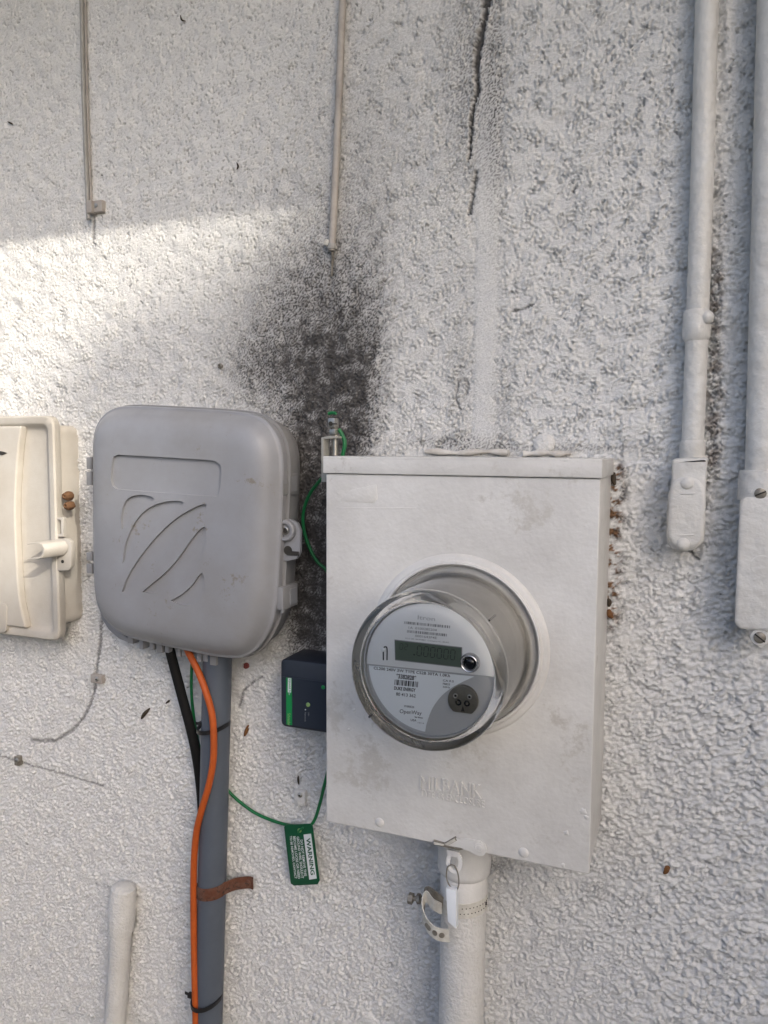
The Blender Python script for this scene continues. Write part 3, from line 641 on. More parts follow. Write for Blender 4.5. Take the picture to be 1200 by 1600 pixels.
# hinges on the left, catches and lock on the right
for y0, y1 in ((714, 733), (737, 758), (862, 876), (880, 896)):
    a = P(138, y0, .066); b_ = P(147, y1, .066); mb = MB(); mb.box((a.x, -.070, b_.z), (b_.x, -.062, a.z)); mb.build('hinge', M['grey_plastic2'], gb, bevel=.0012)
for y0, y1 in ((740, 773), (916, 948)):
    a = P(443, y0, .062); b_ = P(456, y1, .050); x = P(444, (y0 + y1) / 2, .062).x
    mb = MB(); mb.box((x - .004, -.072, b_.z), (x + .0042, -.036, a.z)); ct = mb.build('catch', M['grey_plastic2'], gb, bevel=.0009)
    mb = MB(); mb.box((x + .0041, -.056, b_.z + .004), (x + .0056, -.041, a.z - .004)); mb.build('catch_window', M['grey_plastic'], ct)
    mb = MB(); mb.tube([(x + .001, -.068, a.z - .001), (x + .001, -.068, b_.z - .004)], .0022, 8); mb.build('catch_hook', M['grey_plastic'], ct)
lg = [lz(*q) for q in ((948, 606), (1000, 604), (1032, 622), (1046, 655), (1046, 760), (1030, 790), (990, 800), (945, 798))]
mb = MB(); mb.prism([P(*q, .062) for q in lg], (0, .006, 0)); lug = mb.build('lock_lug', M['grey_plastic'], gb, bevel=.001)
c = P(*lz(985, 655), .062); mb = MB(); mb.lathe(c, [(.0125, -.001), (.0125, .006), (.0112, .0075), (.0085, .0075), (.0078, .005)], 32, caps=False); mb.build('lock_ring', M['grey_plastic'], lug)
mb = MB(); mb.lathe(c, [(.0078, .001), (.0078, .0035)], 24); mb.build('lock_recess', M['grey_plastic2'], lug)
mb = MB(); mb.lathe(c, [(.0048, .003), (.0048, .0055), (.0036, .006), (.0030, .0045)], 20, caps=False); mb.build('lock_screw', M['steel'], lug)
mb = MB(); mb.lathe(c, [(.003, .003), (.003, .0046)], 16); mb.build('screw_socket', M['hole'], lug)
c = P(*lz(990, 750), .062); mb = MB(); mb.lathe(c, [(.0054, -.0002), (.0054, .0005)], 20); mb.build('padlock_hole', M['hole'], lug)
mb = MB(); mb.box(P(*lz(985, 752), .0627), P(*lz(1040, 776), .0637)); mb.build('padlock_slot', M['hole'], lug)
# cable entry combs under the box and the lower left flange
zb = [(205, 1003), (222, 1008), (238, 1013), (250, 1014), (262, 1017), (280, 1020), (290, 1023), (312, 1028), (322, 1031), (334, 1033)]
for i, (x, y) in enumerate(zb):
    c = P(x, y, .048); r = .0045 + .002 * (i % 3 == 0); mb = MB()
    mb.box((c.x - r * .7, -.050, c.z - .002 - .003 * (i % 2)), (c.x + r * .7, -.036, c.z + .022)); mb.build('cable_entry', M['grey_plastic' if i % 3 else 'grey_plastic2'], gb, bevel=.0008)
pts = [P(*q, .045) for q in ((158, 965), (170, 984), (186, 998), (203, 1005), (204, 1000), (192, 992), (176, 978), (165, 962))]
mb = MB(); mb.prism(pts, (0, .03, 0)); mb.build('corner_flange', M['grey_plastic2'], gb, bevel=.0005)

# ================================================================== aged white box on the left
wb = thing('telephone_box', 'aged cream telephone interface box with a moulded latch loop', 'utility box', P(0, 990, 0))
xr = P(124, 800, 0).x; z1b = P(100, 664, .03).z; z0b = P(118, 972, .01).z
mb = MB(); mb.loft([rrect(xr - .30, xr + .001, z0b, z1b, .012, .003), rrect(xr - .30, xr + .001, z0b, z1b, .012, -.004), rrect(xr - .299, xr - .0005, z0b + .0005, z1b, .012, -.030), rrect(xr - .298, xr - .002, z0b + .002, z1b - .002, .012, -.035)], True)
mb.build('base', M['cream'], wb)
DW = .046
xl = P(86, 760, DW).x; zt = P(40, 650, DW).z; zbm = P(40, 996, DW).z
def wr(i, y, r): return rrect(xl - .285 + i, xl - i, zbm + i, zt - i, r, -y, 8)
mb = MB(); mb.loft([wr(.001, .033, .014), wr(0, .0345, .014), wr(0, DW - .002, .014), wr(.002, DW, .013), wr(.0090, DW, .010), wr(.0115, DW - .001, .009), wr(.0145, DW - .0060, .008), wr(.018, DW - .0080, .007), wr(.030, DW - .0085, .006)], True, cap0=False)
wlid = mb.build('lid', M['cream'], wb)
def tz(cx, cy): return (cx / 4.213, 640 + cy / 4.213)
# raised centre panel with a bowed right edge
edge_ = cat_rom([(136, 108), (118, 250), (106, 400), (97, 560), (95, 690), (98, 820), (108, 1020), (122, 1220), (142, 1340), (168, 1440)], 4)
rt = [P(*tz(*q), DW + .004) for q in edge_]
lft = [Vector((xl - .285 + (xl - p.x), p.y, p.z)) for p in rt][::-1]
o0 = rt + lft
def yy(pts, y): return [Vector((p.x, -y, p.z)) for p in pts]
mb = MB(); mb.prism(yy(o0, DW - .0090), (0, -.0125, 0)); mb.build('centre_panel', M['cream'], wlid, bevel=.003, seg=3)
mb = MB(); mb.prism([P(*tz(*q), DW + .0045) for q in ((-300, 1262), (0, 1272), (36, 1280), (44, 1300), (40, 1455), (20, 1468), (-300, 1440))], (0, .012, 0)); mb.build('lower_lip', M['cream'], wlid, bevel=.0012)
mb = MB(); mb.prism([P(*tz(*q), DW + .0038) for q in ((-40, 268), (20, 276), (46, 285), (20, 296), (-40, 294))], (0, -.0014, 0)); mb.build('slot', M['hole'], wlid)
# catch, latch loop, tab
cz_ = lambda *q: P(*tz(*q), .040)
mb = MB(); mb.prism([P(*tz(*q), .044) for q in ((368, 710), (412, 710), (418, 720), (418, 836), (372, 836), (372, 822), (402, 816), (400, 728), (368, 722))], (0, .006, 0)); mb.build('catch', M['cream'], wb, bevel=.0006)
mb = MB(); mb.prism([P(*tz(*q), .046) for q in ((376, 850), (440, 850), (462, 868), (470, 890), (468, 1030), (452, 1056), (436, 1060), (376, 1060))], (0, .007, 0)); lt = mb.build('latch_tab', M['cream'], wb, bevel=.0012)
c = P(*tz(412, 1000), .0462); mb = MB(); mb.lathe(c, [(.0024, -.0002), (.0024, .0004)], 14); mb.build('latch_hole', M['hole'], lt)
# the loop: a half-round trough projecting from the tab towards the viewer's left
def loop(off):   # U-shaped section
    return [tz(x, y) for x, y in off]
sec = [(178, 880), (240, 872), (275, 885), (292, 915), (290, 950), (270, 978), (230, 988), (178, 990)]
sec_i = [(178, 890), (238, 883), (268, 895), (280, 918), (278, 946), (262, 968), (228, 977), (178, 979)]
r0 = [P(*tz(*q), .070) for q in sec]; ri0 = [P(*tz(*q), .070) for q in sec_i]
shift = P(*tz(430, 860), .047) - P(*tz(275, 885), .070)
r1 = [p + shift + Vector((0, 0, -.001)) for p in r0]; ri1 = [p + shift for p in ri0]
mb = MB(); n_ = len(r0)
ring = lambda a_, b_: a_ + b_[::-1]
mb.loft([ring(r0, ri0), ring([p.lerp(q, .5) for p, q in zip(r0, r1)], [p.lerp(q, .5) for p, q in zip(ri0, ri1)]), ring(r1, ri1)], True); mb.build('latch_loop', M['cream'], wb, bevel=.0005)
ns = thing('mud_nest', 'pair of brown mud wasp cells stuck to the cream box', 'wasp nest', P(105, 795, .03))
for q, r in (((106, 775), .0062), ((108, 790), .0060)):
    c = P(*q, .034); mb = MB(); a0 = random.random() * 6
    mb.loft([[Vector((c.x + r * s * (1 + .08 * sin(3 * k + a0)) * cos(2 * pi * k / 16), c.y + .006 - hh, c.z + r * s * (1 + .08 * cos(2 * k + a0)) * sin(2 * pi * k / 16))) for k in range(16)] for s, hh in ((.9, 0), (1.05, .004), (1, .008), (.75, .012), (.4, .0135), (.25, .0125), (.12, .010))]); mb.build('mud_cell', M['mud'], ns)

# ================================================================== dark network device
dv = thing('network_device', 'dark navy plastic device with a green stripe beside the meter box', 'device', P(470, 1147, .0))
DD = .052
def dz_(cx, cy): return (430 + cx / 13.33, 1030 + cy / 13.33)
xa = P(438.5, 1090, DD).x; za = P(445, 1030, DD).z; zb_ = P(470, 1139.5, DD).z
mb = MB(); mb.loft([rrect(xa + i, -.3585 - 0, zb_ + i, za - i, .006, -y) for i, y in ((.001, -.002), (.0, .002), (0, DD - .002), (.0008, DD - .0006), (.002, DD))], True); mb.build('case', M['device'], dv)
ztop = P(450, 1058, DD).z
mb = MB(); mb.prism([Vector((xa + .0025, -DD + .0001, ztop)), Vector((-.3590, -DD + .0001, ztop)), Vector((-.3590, -DD + .0001, zb_ + .0035)), Vector((xa + .0025, -DD + .0001, zb_ + .0035))], (0, -.0008, 0)); fpn = mb.build('front_label', M['device2'], dv)
g0, g1 = P(*dz_(235, 400), DD).x, P(*dz_(355, 400), DD).x
mb = MB(); mb.box((g0, -DD - .0006, zb_ + .0038), (g1, -DD - .0011, ztop - .0004)); mb.build('green_stripe', M['dev_green'], fpn)
def vbox(a, b, d): return MB().prism([P(*dz_(*q), d) for q in a], (0, -.0002, 0))
vbox([(268, 392), (335, 396), (330, 694), (264, 690)], 0, DD + .0011).build('brand_plate', M['tag_white'], fpn)
def vtext(body, a, b, c, d, m, par, bo=0): text(body, dz_(*a), dz_(*b), dz_(*c), d, m, par, 'lettering', ext=.00008, bold=bo)
vtext('SQUARE D', (280, 405), (278, 680), (322, 405), DD + .0013, M['dev_green'], fpn, .02)   # runs downwards
vtext('EV', (282, 708), (280, 745), (308, 710), DD + .0011, M['tag_white'], fpn)
vtext('Schneider', (258, 1130), (256, 1380), (318, 1130), DD + .0011, M['led'], fpn)
vtext('LAN', (684, 1110), (682, 1180), (712, 1110), DD + .0008, M['ink2'], fpn)
vtext('Network', (612, 1105), (610, 1300), (646, 1105), DD + .0008, M['ink2'], fpn)
for q, r, m in (((685, 945), .0026, 'led'), ((1000, 585), .0024, 'dev_green'), ((632, 1050), .0007, 'tag_white')):
    c = P(*dz_(*q), DD + .0006); mb = MB(); mb.lathe(c, [(r, 0), (r, .0006), (r * .7, .0009)], 20); mb.build('indicator', M[m], fpn)

# ================================================================== pipes
def vpipe(pts, r, n=24): return MB().tube(pts, r, n)
PC = P(722.5, 1500, .055); PB = P(720.5, 1598, .055); slope = (PB.x - PC.x) / (PB.z - PC.z)
def pc(z): return Vector((PC.x + slope * (z - PC.z), -.055, z))
pp = thing('meter_conduit', 'white painted conduit running down from the meter box', 'pipe', pc(0))
zc1 = P(722, 1412, .055).z; zc2 = P(722, 1358, .055).z; rp = .0252
mb = MB(); mb.tube([pc(z) for z in np.linspace(-.02, zc1, 12)], rp, 40); mb.build('pipe', M['pipe_rough'], pp)
mb = MB(); mb.tube([pc(zc1 - .002), pc(zc1), pc(zc1 + .001), pc(zc2 - .001), pc(zc2)], [rp + .0002, rp + .0008, rp + .0010, rp + .0010, rp + .0003], 40); mb.build('coupling', M['paint'], pp)
mb = MB(); mb.tube([pc(zc2 - .001), pc(zc2 + .001), pc(zc2 + .006), pc(Z0 - .006), pc(Z0 + .002)], [rp + .0018, rp + .0036, rp + .0042, rp + .0050, rp + .0050], 40); mb.build('hub', M['paint'], pp)
# perforated strap
st = thing('perforated_strap', 'perforated metal strap bolted round the white meter conduit', 'pipe strap', pc(P(722, 1440, .055).z))
zs_ = P(735, 1427, .078).z; cc_ = pc(zs_); W_ = .0165; R_ = rp + .0014
rings = []; 
for k in range(49):
    a = 2 * pi * k / 48; dz0 = .0028 * cos(a) - .001 * sin(a)
    e = Vector((cos(a), sin(a), 0)); rings.append([cc_ + e * R_ + Vector((0, 0, dz0 + W_ / 2)), cc_ + e * R_ + Vector((0, 0, dz0 - W_ / 2)), cc_ + e * (R_ - .001) + Vector((0, 0, dz0 - W_ / 2)), cc_ + e * (R_ - .001) + Vector((0, 0, dz0 + W_ / 2))])
mb = MB(); mb.loft(rings, False); mb.build('band', M['strap'], st)
def disc(c, nrm, r, name, m, par, n=10):
    nrm = Vector(nrm).normalized(); a = nrm.orthogonal().normalized(); b = nrm.cross(a)
    s = MB(); s.prism([c + (a * cos(2 * pi * k / n) + b * sin(2 * pi * k / n)) * r for k in range(n)], nrm * .0003); return s.build(name, m, par)
for i, deg in enumerate(range(-82, 0, 9)):
    a = radians(deg)
    for j, zo in enumerate((-.003, .003)):
        a2_ = a + radians(4.5 * j); e = Vector((cos(a2_), sin(a2_), 0)); disc(cc_ + e * R_ + Vector((0, 0, zo + .0028 * cos(a2_) - .001 * sin(a2_))), e, .0007, 'perforation', M['hole'], st, 6)
e = Vector((cos(radians(-8)), sin(radians(-8)), 0)); disc(cc_ + e * R_ + Vector((0, 0, .003)), e, .0022, 'perforation', M['hole'], st)
# twisted ear, bolt and loose tail
tail = pxpath([(690, 1420, .079), (676, 1412, .085), (667, 1401, .082), (661, 1408, .086), (660, 1425, .094), (668, 1446, .101), (683, 1459, .104), (702, 1462, .100)], 5)
mb = MB(); mb.strip(tail, [Vector((0, -.002 * (i / len(tail)), .0130 + .0025 * i / len(tail))) for i in range(len(tail))], .0011); mb.build('loose_tail', M['strap'], st)
for q in ((666, 1446), (671, 1455), (678, 1462), (688, 1466)):
    c = min(tail, key=lambda p: (p - P(*q, .100)).length); i = tail.index(c); t = (tail[min(i + 1, len(tail) - 1)] - tail[i - 1]).normalized(); nn = t.cross(Vector((0, 0, 1))).normalized()
    if nn.y > 0: nn = -nn
    disc(c + nn * .0006, nn, .0031, 'strap_hole', M['dirty_steel'], st, 12)
ear = pxpath([(692, 1412, .074), (680, 1402, .076), (668, 1394, .074), (662, 1398, .070), (664, 1416, .066)], 5)
mb = MB(); mb.strip(ear, Vector((.002, 0, .0140)), .0011); mb.build('strap_ear', M['dirty_steel'], st)
b0 = P(640, 1403, .070); b1_ = P(694, 1408, .066)
mb = MB(); mb.tube([b0, b1_], .0026, 12); mb.build('bolt', M['dirty_steel'], st)
mb = MB(); mb.tube([b0 - Vector((.001, 0, 0)), b0 + Vector((.0042, 0, -.0003))], .0062, 6); mb.build('bolt_head', M['dirty_steel'], st)
mb = MB(); mb.tube([P(652, 1404, .070), P(657, 1404.5, .070)], .0056, 6); mb.build('nut', M['dirty_steel'], st)

# stub pipe bottom left
s0 = P(191, 1418, .020); s1 = P(180.5, 1590, .020); dirv = (s1 - s0).normalized()
stub = thing('capped_pipe', 'short white capped pipe rising up the stucco by the left', 'pipe', s0 + dirv * (s0.z / -dirv.z))
stub['label'] = 'capped white painted pipe stub standing below the cream telephone box'
rs = .0150; topz = P(193, 1383, .020)
mb = MB(); mb.tube([s0 + dirv * t for t in np.linspace(.01, s0.z / -dirv.z + .02, 10)], rs, 28); mb.build('pipe', M['pipe_rough'], stub)
L_ = (topz - s0).length; capb = (P(186, 1450, .020) - s0).length
mb = MB(); mb.tube([s0 + dirv * (capb + .0004), s0 + dirv * capb, s0 + dirv * (capb - .003), s0 - dirv * (L_ - .010), s0 - dirv * (L_ - .004), s0 - dirv * L_], [rs, rs + .0034, rs + .0036, rs + .0032, rs + .0016, rs - .005], 28); mb.build('cap', M['pipe_rough'], stub)

# grey PVC conduit
def gcx(y, d=.0305): return P(339.5 - (y - 1040) * .0245, y, d)
gq = [gcx(y) for y in (1000, 1040, 1120, 1200, 1300, 1400, 1500, 1590)]; gd = (gq[-1] - gq[-2]).normalized()
gcn = thing('grey_conduit', 'straight grey plastic conduit below the grooved grey box', 'pipe', gq[-1] + gd * (gq[-1].z / -gd.z))
RG = .0186
mb = MB(); mb.tube([gq[0] + Vector((0, 0, .02))] + gq + [gq[-1] + gd * (gq[-1].z / -gd.z + .02)], RG, 32); mb.build('pipe', M['pvc'], gcn)
# rusty strap
rc = thing('pipe_clamp', 'rusty metal clamp holding the grey conduit to the wall', 'pipe clamp', P(345, 1395, 0))
cc = gcx(1386); cen = Vector((cc.x, cc.y, cc.z)); Wc = .0165; pth = []
for k in range(25):
    a = radians(200 + 160 * k / 24); pth.append(cen + Vector(((RG + .0012) * cos(a), (RG + .0012) * sin(a), .0026 * cos(a))))
pth += [cen + Vector((RG + .006, -.004, .0035)), cen + Vector((RG + .010, .012, .0040)), cen + Vector((RG + .016, .0195, .0042)), cen + Vector((RG + .024, .0215, .0042)), cen + Vector((RG + .031, .0217, .004))]
pth = [Vector(q) for q in cat_rom([tuple(p) for p in pth[::2]] + [tuple(pth[-1])], 3)]
mb = MB(); mb.strip(pth, Vector((0, 0, Wc)), .0016); mb.build('band', M['rust'], rc, bevel=.0003)
c = cen + Vector((RG + .024, .0205, .0042)); mb = MB(); mb.lathe(c, [(.0042, 0), (.0040, .0014), (.0024, .0022), (.0003, .0023)], 16); sc_ = mb.build('screw', M['rust'], rc)
mb = MB(); mb.box((c.x - .003, c.y - .0022, c.z - .0004), (c.x + .003, c.y - .0025, c.z + .0004)); mb.build('screw_slot', M['hole'], sc_)

# cables under the grey box
og = pxpath([(289, 1008, .046), (297, 1024, .048), (310, 1050, .051), (322, 1082, .0545), (331, 1115, .0545), (334, 1150, .0545), (333, 1190, .0545), (326, 1228, .0545), (316, 1262, .0535), (307, 1300, .050), (303, 1350, .047), (302.5, 1420, .046), (303.5, 1500, .047), (305, 1560, .048), (306, 1610, .048)], 6)
od = (og[-1] - og[-2]).normalized(); og += [og[-1] + od * .25, og[-1] + od * (og[-1].z / -od.z + .01)]
mb = MB(); mb.tube(og, .0043, 14); tag(mb.build('orange_cable', M['orange']), 'orange cable tied along the front of the grey conduit', 'cable')
bk = pxpath([(262, 998, .040), (266, 1018, .040), (273, 1045, .036), (285, 1090, .031), (297, 1135, .026), (306, 1175, .021), (312, 1215, .016), (315.5, 1255, .0105), (317, 1300, .0090), (318, 1360, .0085)], 6)
bd = Vector((-.02, 0, -1)).normalized(); bk += [bk[-1] + bd * .3, bk[-1] + bd * (bk[-1].z / -bd.z + .01)]
mb = MB(); mb.tube(bk, .0064, 14); tag(mb.build('black_cable', M['black']), 'thick black cable slanting behind the grey conduit', 'cable')
def tie(y, tilt, lab, hx, hy, tailp):
    c = gcx(y); cx_ = c + Vector((-.001, -.002, 0)); t = thing('cable_tie', lab, 'cable tie', c, 'black nylon ties on the grey conduit')
    pth = []
    for k in range(41):
        a = 2 * pi * k / 40; rx_, ry_ = RG + .0014, RG + .0060
        ry2 = ry_ if sin(a) < 0 else RG - .0006
        pth.append(cx_ + Vector((rx_ * cos(a), ry2 * sin(a), tilt * cos(a) - .0025 * sin(a) * (sin(a) < 0) * -1)))
    s = MB(); s.strip(pth, Vector((0, 0, .0052)), .0016); s.build('strap', M['tie'], t)
    h0 = P(hx, hy, .042); s = MB(); s.box(h0 - Vector((.0036, .003, .0030)), h0 + Vector((.0036, .003, .0030))); s.build('head', M['tie'], t, bevel=.0008)
    s = MB(); s.strip([h0, P(*tailp, .044)], Vector((0, 0, .0036)), .0012); s.build('tail', M['tie'], t)
tie(1132, .0035, 'black cable tie binding orange and black cables to the grey conduit', 315, 1131, (306, 1130))
tie(1556, .0030, 'black cable tie round the grey conduit and orange cable below the rusty clamp', 298, 1555, (289, 1551))

# green earth wire, in the stretches that show
gw = pxpath([(300, 1030, .030), (299, 1060, .024), (300, 1095, .018), (305, 1135, .010), (313, 1172, .0065), (328, 1200, .006), (345, 1222, .006), (368, 1247, .007), (395, 1268, .008), (420, 1280, .009), (445, 1288, .012), (468, 1291, .018), (482, 1292, .021), (492, 1280, .022), (500, 1255, .022), (506, 1230, .022), (512, 1206, .022), (522, 1160, .018), (532, 1100, .014), (538, 1020, .012), (532, 940, .012), (512, 894, .013), (496, 878, .016), (482, 852, .019), (474, 822, .022), (475, 796, .026), (484, 772, .034), (499, 752, .045), (507, 744, .052)], 6)
gwo = MB(); gwo.tube(gw, .0021, 10); tag(gwo.build('earth_wire', M['green']), 'long green earth wire looping between the grey box and the meter box', 'wire')
# warning tag
tg = thing('warning_tag', 'green plastic warning tag with white lettering on the earth wire', 'tag', P(475, 1383, .02))
TD = .024
def kz(cx, cy): return (420 + cx / 4.0, 1000 + cy / 4.0)
co_ = [(98, 1165), (110, 1152), (262, 1146), (276, 1158), (320, 1500), (308, 1524), (160, 1532), (140, 1518)]
mb = MB(); mb.prism([P(*kz(*q), TD) for q in co_], (0, -.0016, 0)); plate = mb.build('plate', M['tag_green'], tg, bevel=.0004)
mb = MB(); mb.prism([P(*kz(*q), TD + .0015) for q in ((218, 1216), (264, 1210), (300, 1490), (254, 1497))], (0, -.0004, 0)); mb.build('heading_patch', M['tag_white'], plate)
def ttext(body, a, b, c, m, d=TD + .0016, bo=.01): text(body, kz(*a), kz(*b), kz(*c), d, m, plate, 'lettering', ext=.00008, bold=bo)
ttext('WARNING', (232, 1240), (262, 1470), (258, 1236), M['tag_green'], TD + .0019, .03)
for i, ln in enumerate(('DO NOT REMOVE THIS', 'GROUND WIRE. SHOULD IT', 'BECOME LOOSE OR NEED', 'TO BE REMOVED, CONTACT')):
    x = 196 - i * 22.5; y = (1248, 1228, 1226, 1224)[i]; ln_ = (228, 262, 266, 268)[i]
    ttext(ln, (x, y + 2), (x + 30 * ln_ / 260, y + ln_), (x + 15, y), M['tag_white'], TD + .0016, .012)
c = P(*kz(192, 1190), TD + .0016); mb = MB(); mb.lathe(c, [(.0028, -.0001), (.0028, .0002)], 14); mb.build('eyelet', M['led'], plate)
mb = MB(); mb.tube(pxpath([(474, 1293, TD + .003), (468, 1297, TD + .004), (466, 1301, TD + .003)], 4), .0012, 8); mb.build('wire_hook', M['green'], tg)

# earth clamp at the corner of the meter box
ec = thing('earth_clamp', 'small metal earth clamp gripping the top corner of the meter box', 'clamp', P(505, 753, .09))
EDp = .085
def hz_(cx, cy): return (420 + cx / 8.571, 630 + cy / 8.571)
mb = MB(); mb.prism([P(*hz_(*q), EDp) for q in ((700, 460), (800, 440), (930, 440), (930, 468), (735, 480), (735, 820), (760, 830), (760, 920), (775, 930), (775, 1055), (702, 1055))], (0, .016, 0)); mb.build('bracket', M['zinc'], ec, bevel=.0006)
c0 = P(*hz_(888, 340), EDp - .008); c1 = P(*hz_(888, 700), EDp - .008)
mb = MB(); mb.tube([c0, c1], .0033, 16); mb.build('screw', M['steel'], ec)
mb = MB(); mb.tube([P(*hz_(888, 425), EDp - .008), P(*hz_(888, 466), EDp - .008)], .0052, 16); mb.build('collar', M['steel'], ec)
mb = MB(); a, b_ = P(*hz_(795, 200), EDp), P(*hz_(888, 330), EDp); mb.box((a.x, -EDp - .001, b_.z), (b_.x, -EDp + .010, a.z)); lgo = mb.build('wire_lug', M['steel'], ec, bevel=.0012)
mb = MB(); mb.lathe(P(*hz_(828, 275), EDp + .001), [(.0026, -.0002), (.0026, .0003)], 14); mb.build('lug_hole', M['hole'], lgo)
mb = MB(); mb.box(P(*hz_(828, 270), EDp + .0012), P(*hz_(915, 284), EDp + .0016)); mb.build('lug_slot', M['hole'], lgo)
mb = MB(); a, b_ = P(*hz_(810, 350), EDp), P(*hz_(875, 425), EDp); mb.box((a.x, -EDp, b_.z), (b_.x + .001, -EDp + .008, a.z)); mb.build('neck', M['steel'], ec, bevel=.0006)
mb = MB(); mb.tube(pxpath([(512.5, 646.5, EDp - .004), (519, 645, EDp - .005), (525, 646, EDp - .004)], 3), .0019, 8); tag(mb.build('wire_end', M['green']), 'cut end of green wire poking out above the earth clamp', 'wire')
mb = MB(); mb.tube(pxpath([(529, 671, EDp - .012), (534, 678, EDp - .012), (538.5, 690, EDp - .012), (537.5, 702, EDp - .012), (534, 716, EDp - .014)], 5), .0023, 10); tag(mb.build('wire_loop', M['green']), 'short green wire loop dropping behind the top of the meter box', 'wire')

# ================================================================== right-hand conduits
rcx = (P(1087, 0, .02).x + P(1125, 0, .02).x) / 2; rr_ = .0106; RD = .0165
rx = lambda y: P({0: 1106, 1: 1083}[0], 0, .02)
ca, cb = P(1106, 0, RD), P(1082, 700, RD)
rk = thing('thin_conduit', 'thin white painted conduit ending in a small oval conduit body', 'conduit', cb)
dirc = (ca - cb).normalized(); top = cb + dirc * ((EZ + .01 - cb.z) / dirc.z)
wig = [cb.lerp(top, t) + Vector((.0006 * sin(9 * t), 0, 0)) for t in np.linspace(0, 1, 16)]
mb = MB(); mb.tube(wig, rr_, 28); mb.build('pipe', M['pipe_paint'], rk)
def cz(y): # point of the axis at photo row y
    t = [cb.lerp(top, k) for k in np.linspace(-.3, 1, 400)]; return min(t, key=lambda p: abs(proj_y(p) - y))
def proj_y(p):
    c = CM.T @ (np.array(p) - CC); return 800 - F * c[1] / -c[2]
k0, k1 = cz(486), cz(530)
mb = MB(); mb.tube([k0 + dirc * .002, k0, k0 - dirc * .002, k1 + dirc * .003, k1, k1 - dirc * .002], [rr_, rr_ + .0018, rr_ + .0024, rr_ + .0024, rr_ + .0014, rr_], 28); cp = mb.build('coupling', M['pipe_paint'], rk)
c = P(1104, 496, RD + .008); mb = MB(); mb.lathe((c.x, c.y, c.z), [(.0068, -.012), (.0068, .001), (.0055, .0032), (.003, .0042), (.0003, .0045)], 20); mb.build('coupling_screw', M['pipe_paint'], cp)
k0, k1 = cz(692), cz(722)
mb = MB(); mb.tube([k0 + dirc * .002, k0, k0 - dirc * .002, k1 + dirc * .001, k1, k1 - dirc * .016], [rr_, rr_ + .0012, rr_ + .0016, rr_ + .0016, rr_ + .0008, rr_ + .0006], 28); mb.build('connector', M['pipe_paint'], rk)
def rz(cx, cy): return (980 + cx / 2.668, 440 + cy / 2.668)
body = [(186, 768), (198, 738), (330, 734), (336, 762), (330, 860), (326, 980), (322, 1070), (308, 1100), (270, 1124), (220, 1126), (185, 1112), (168, 1080), (164, 1020), (170, 900), (182, 850)]
bs = [P(*rz(*q), .034) for q in cat_rom(body + [body[0]], 3)[:-1]]
mb = MB(); mb.loft([yy(inset(bs, .006), -.002), yy(inset(bs, .003), .010), yy(inset(bs, .0005), .020), yy(bs, .028), yy(inset(bs, .0012), .0315), yy(inset(bs, .004), .0325)], True); cbd = mb.build('conduit_body', M['pipe_paint'], rk)
cov = [(176, 900), (184, 850), (210, 822), (250, 814), (290, 824), (316, 850), (326, 890), (322, 1000), (316, 1060), (296, 1096), (250, 1114), (210, 1108), (180, 1082), (170, 1040)]
cs = [P(*rz(*q), .0345) for q in cat_rom(cov + [cov[0]], 3)[:-1]]
mb = MB(); mb.loft([yy(cs, .031), yy(cs, .0345), yy(inset(cs, .0012), .0358), yy(inset(cs, .004), .0362)], True); cvr = mb.build('cover', M['pipe_paint'], cbd)
for q in ((250, 840), (234, 1094)):
    c = P(*rz(*q), .0358); mb = MB(); mb.lathe(c, [(.0062, -.001), (.006, .0012), (.0045, .0026), (.002, .0032), (.0003, .0033)], 20); mb.build('cover_screw', M['pipe_paint'], cvr)
for yv, sh in ((885, 0), (1058, 3)):
    mb = MB(); mb.tube([P(*rz(222 - sh, yv), .0362), P(*rz(280 - sh, yv - 2), .0362)], .0008, 6); mb.build('cover_line', M['pipe_paint'], cvr)

fa, fb = P(1210, 0, .022), P(1190, 735, .022)
fk = thing('wide_conduit', 'wider white painted conduit running down into a square conduit box', 'conduit', fb)
dirf = (fa - fb).normalized(); rf = .0148
wig = [fb + dirf * s for s in np.linspace(-.004, (EZ + .01 - fb.z) / dirf.z, 14)]
mb = MB(); mb.tube(wig, rf, 32); mb.build('pipe', M['pipe_paint'], fk)
k0 = fb; mb = MB(); ztop_ = P(1187, 775, .02).z
mb.tube([k0 + Vector((0, 0, .0005)), k0, k0 - Vector((0, 0, .002)), Vector((k0.x - .0004, k0.y, ztop_ - .004))], [rf, rf + .0042, rf + .0052, rf + .0052], 32); mb.build('hub', M['pipe_paint'], fk)
xl_ = P(1152, 880, .042).x; xc_ = P(1188, 880, .042).x; xrr = 2 * xc_ - xl_; zb2, zt2 = P(1175, 985, .042).z, P(1175, 776, .042).z
mb = MB(); mb.loft([rrect(xl_ + i, xrr - i, zb2 + i, zt2 - i, .008, -y, 6) for i, y in ((.002, -.002), (.001, .02), (0, .036), (.0, .0375))], True); bx = mb.build('conduit_box', M['pipe_paint'], fk)
pl = rrect(xl_ + .0004, xrr - .0004, zb2 + .0006, zt2 - .0006, .008, -.038, 6)
mb = MB(); mb.loft([yy(pl, .0376), yy(pl, .0412), yy(inset(pl, .0009), .0420), yy(inset(pl, .003), .0423)], True); plt = mb.build('cover', M['pipe_paint'], bx)
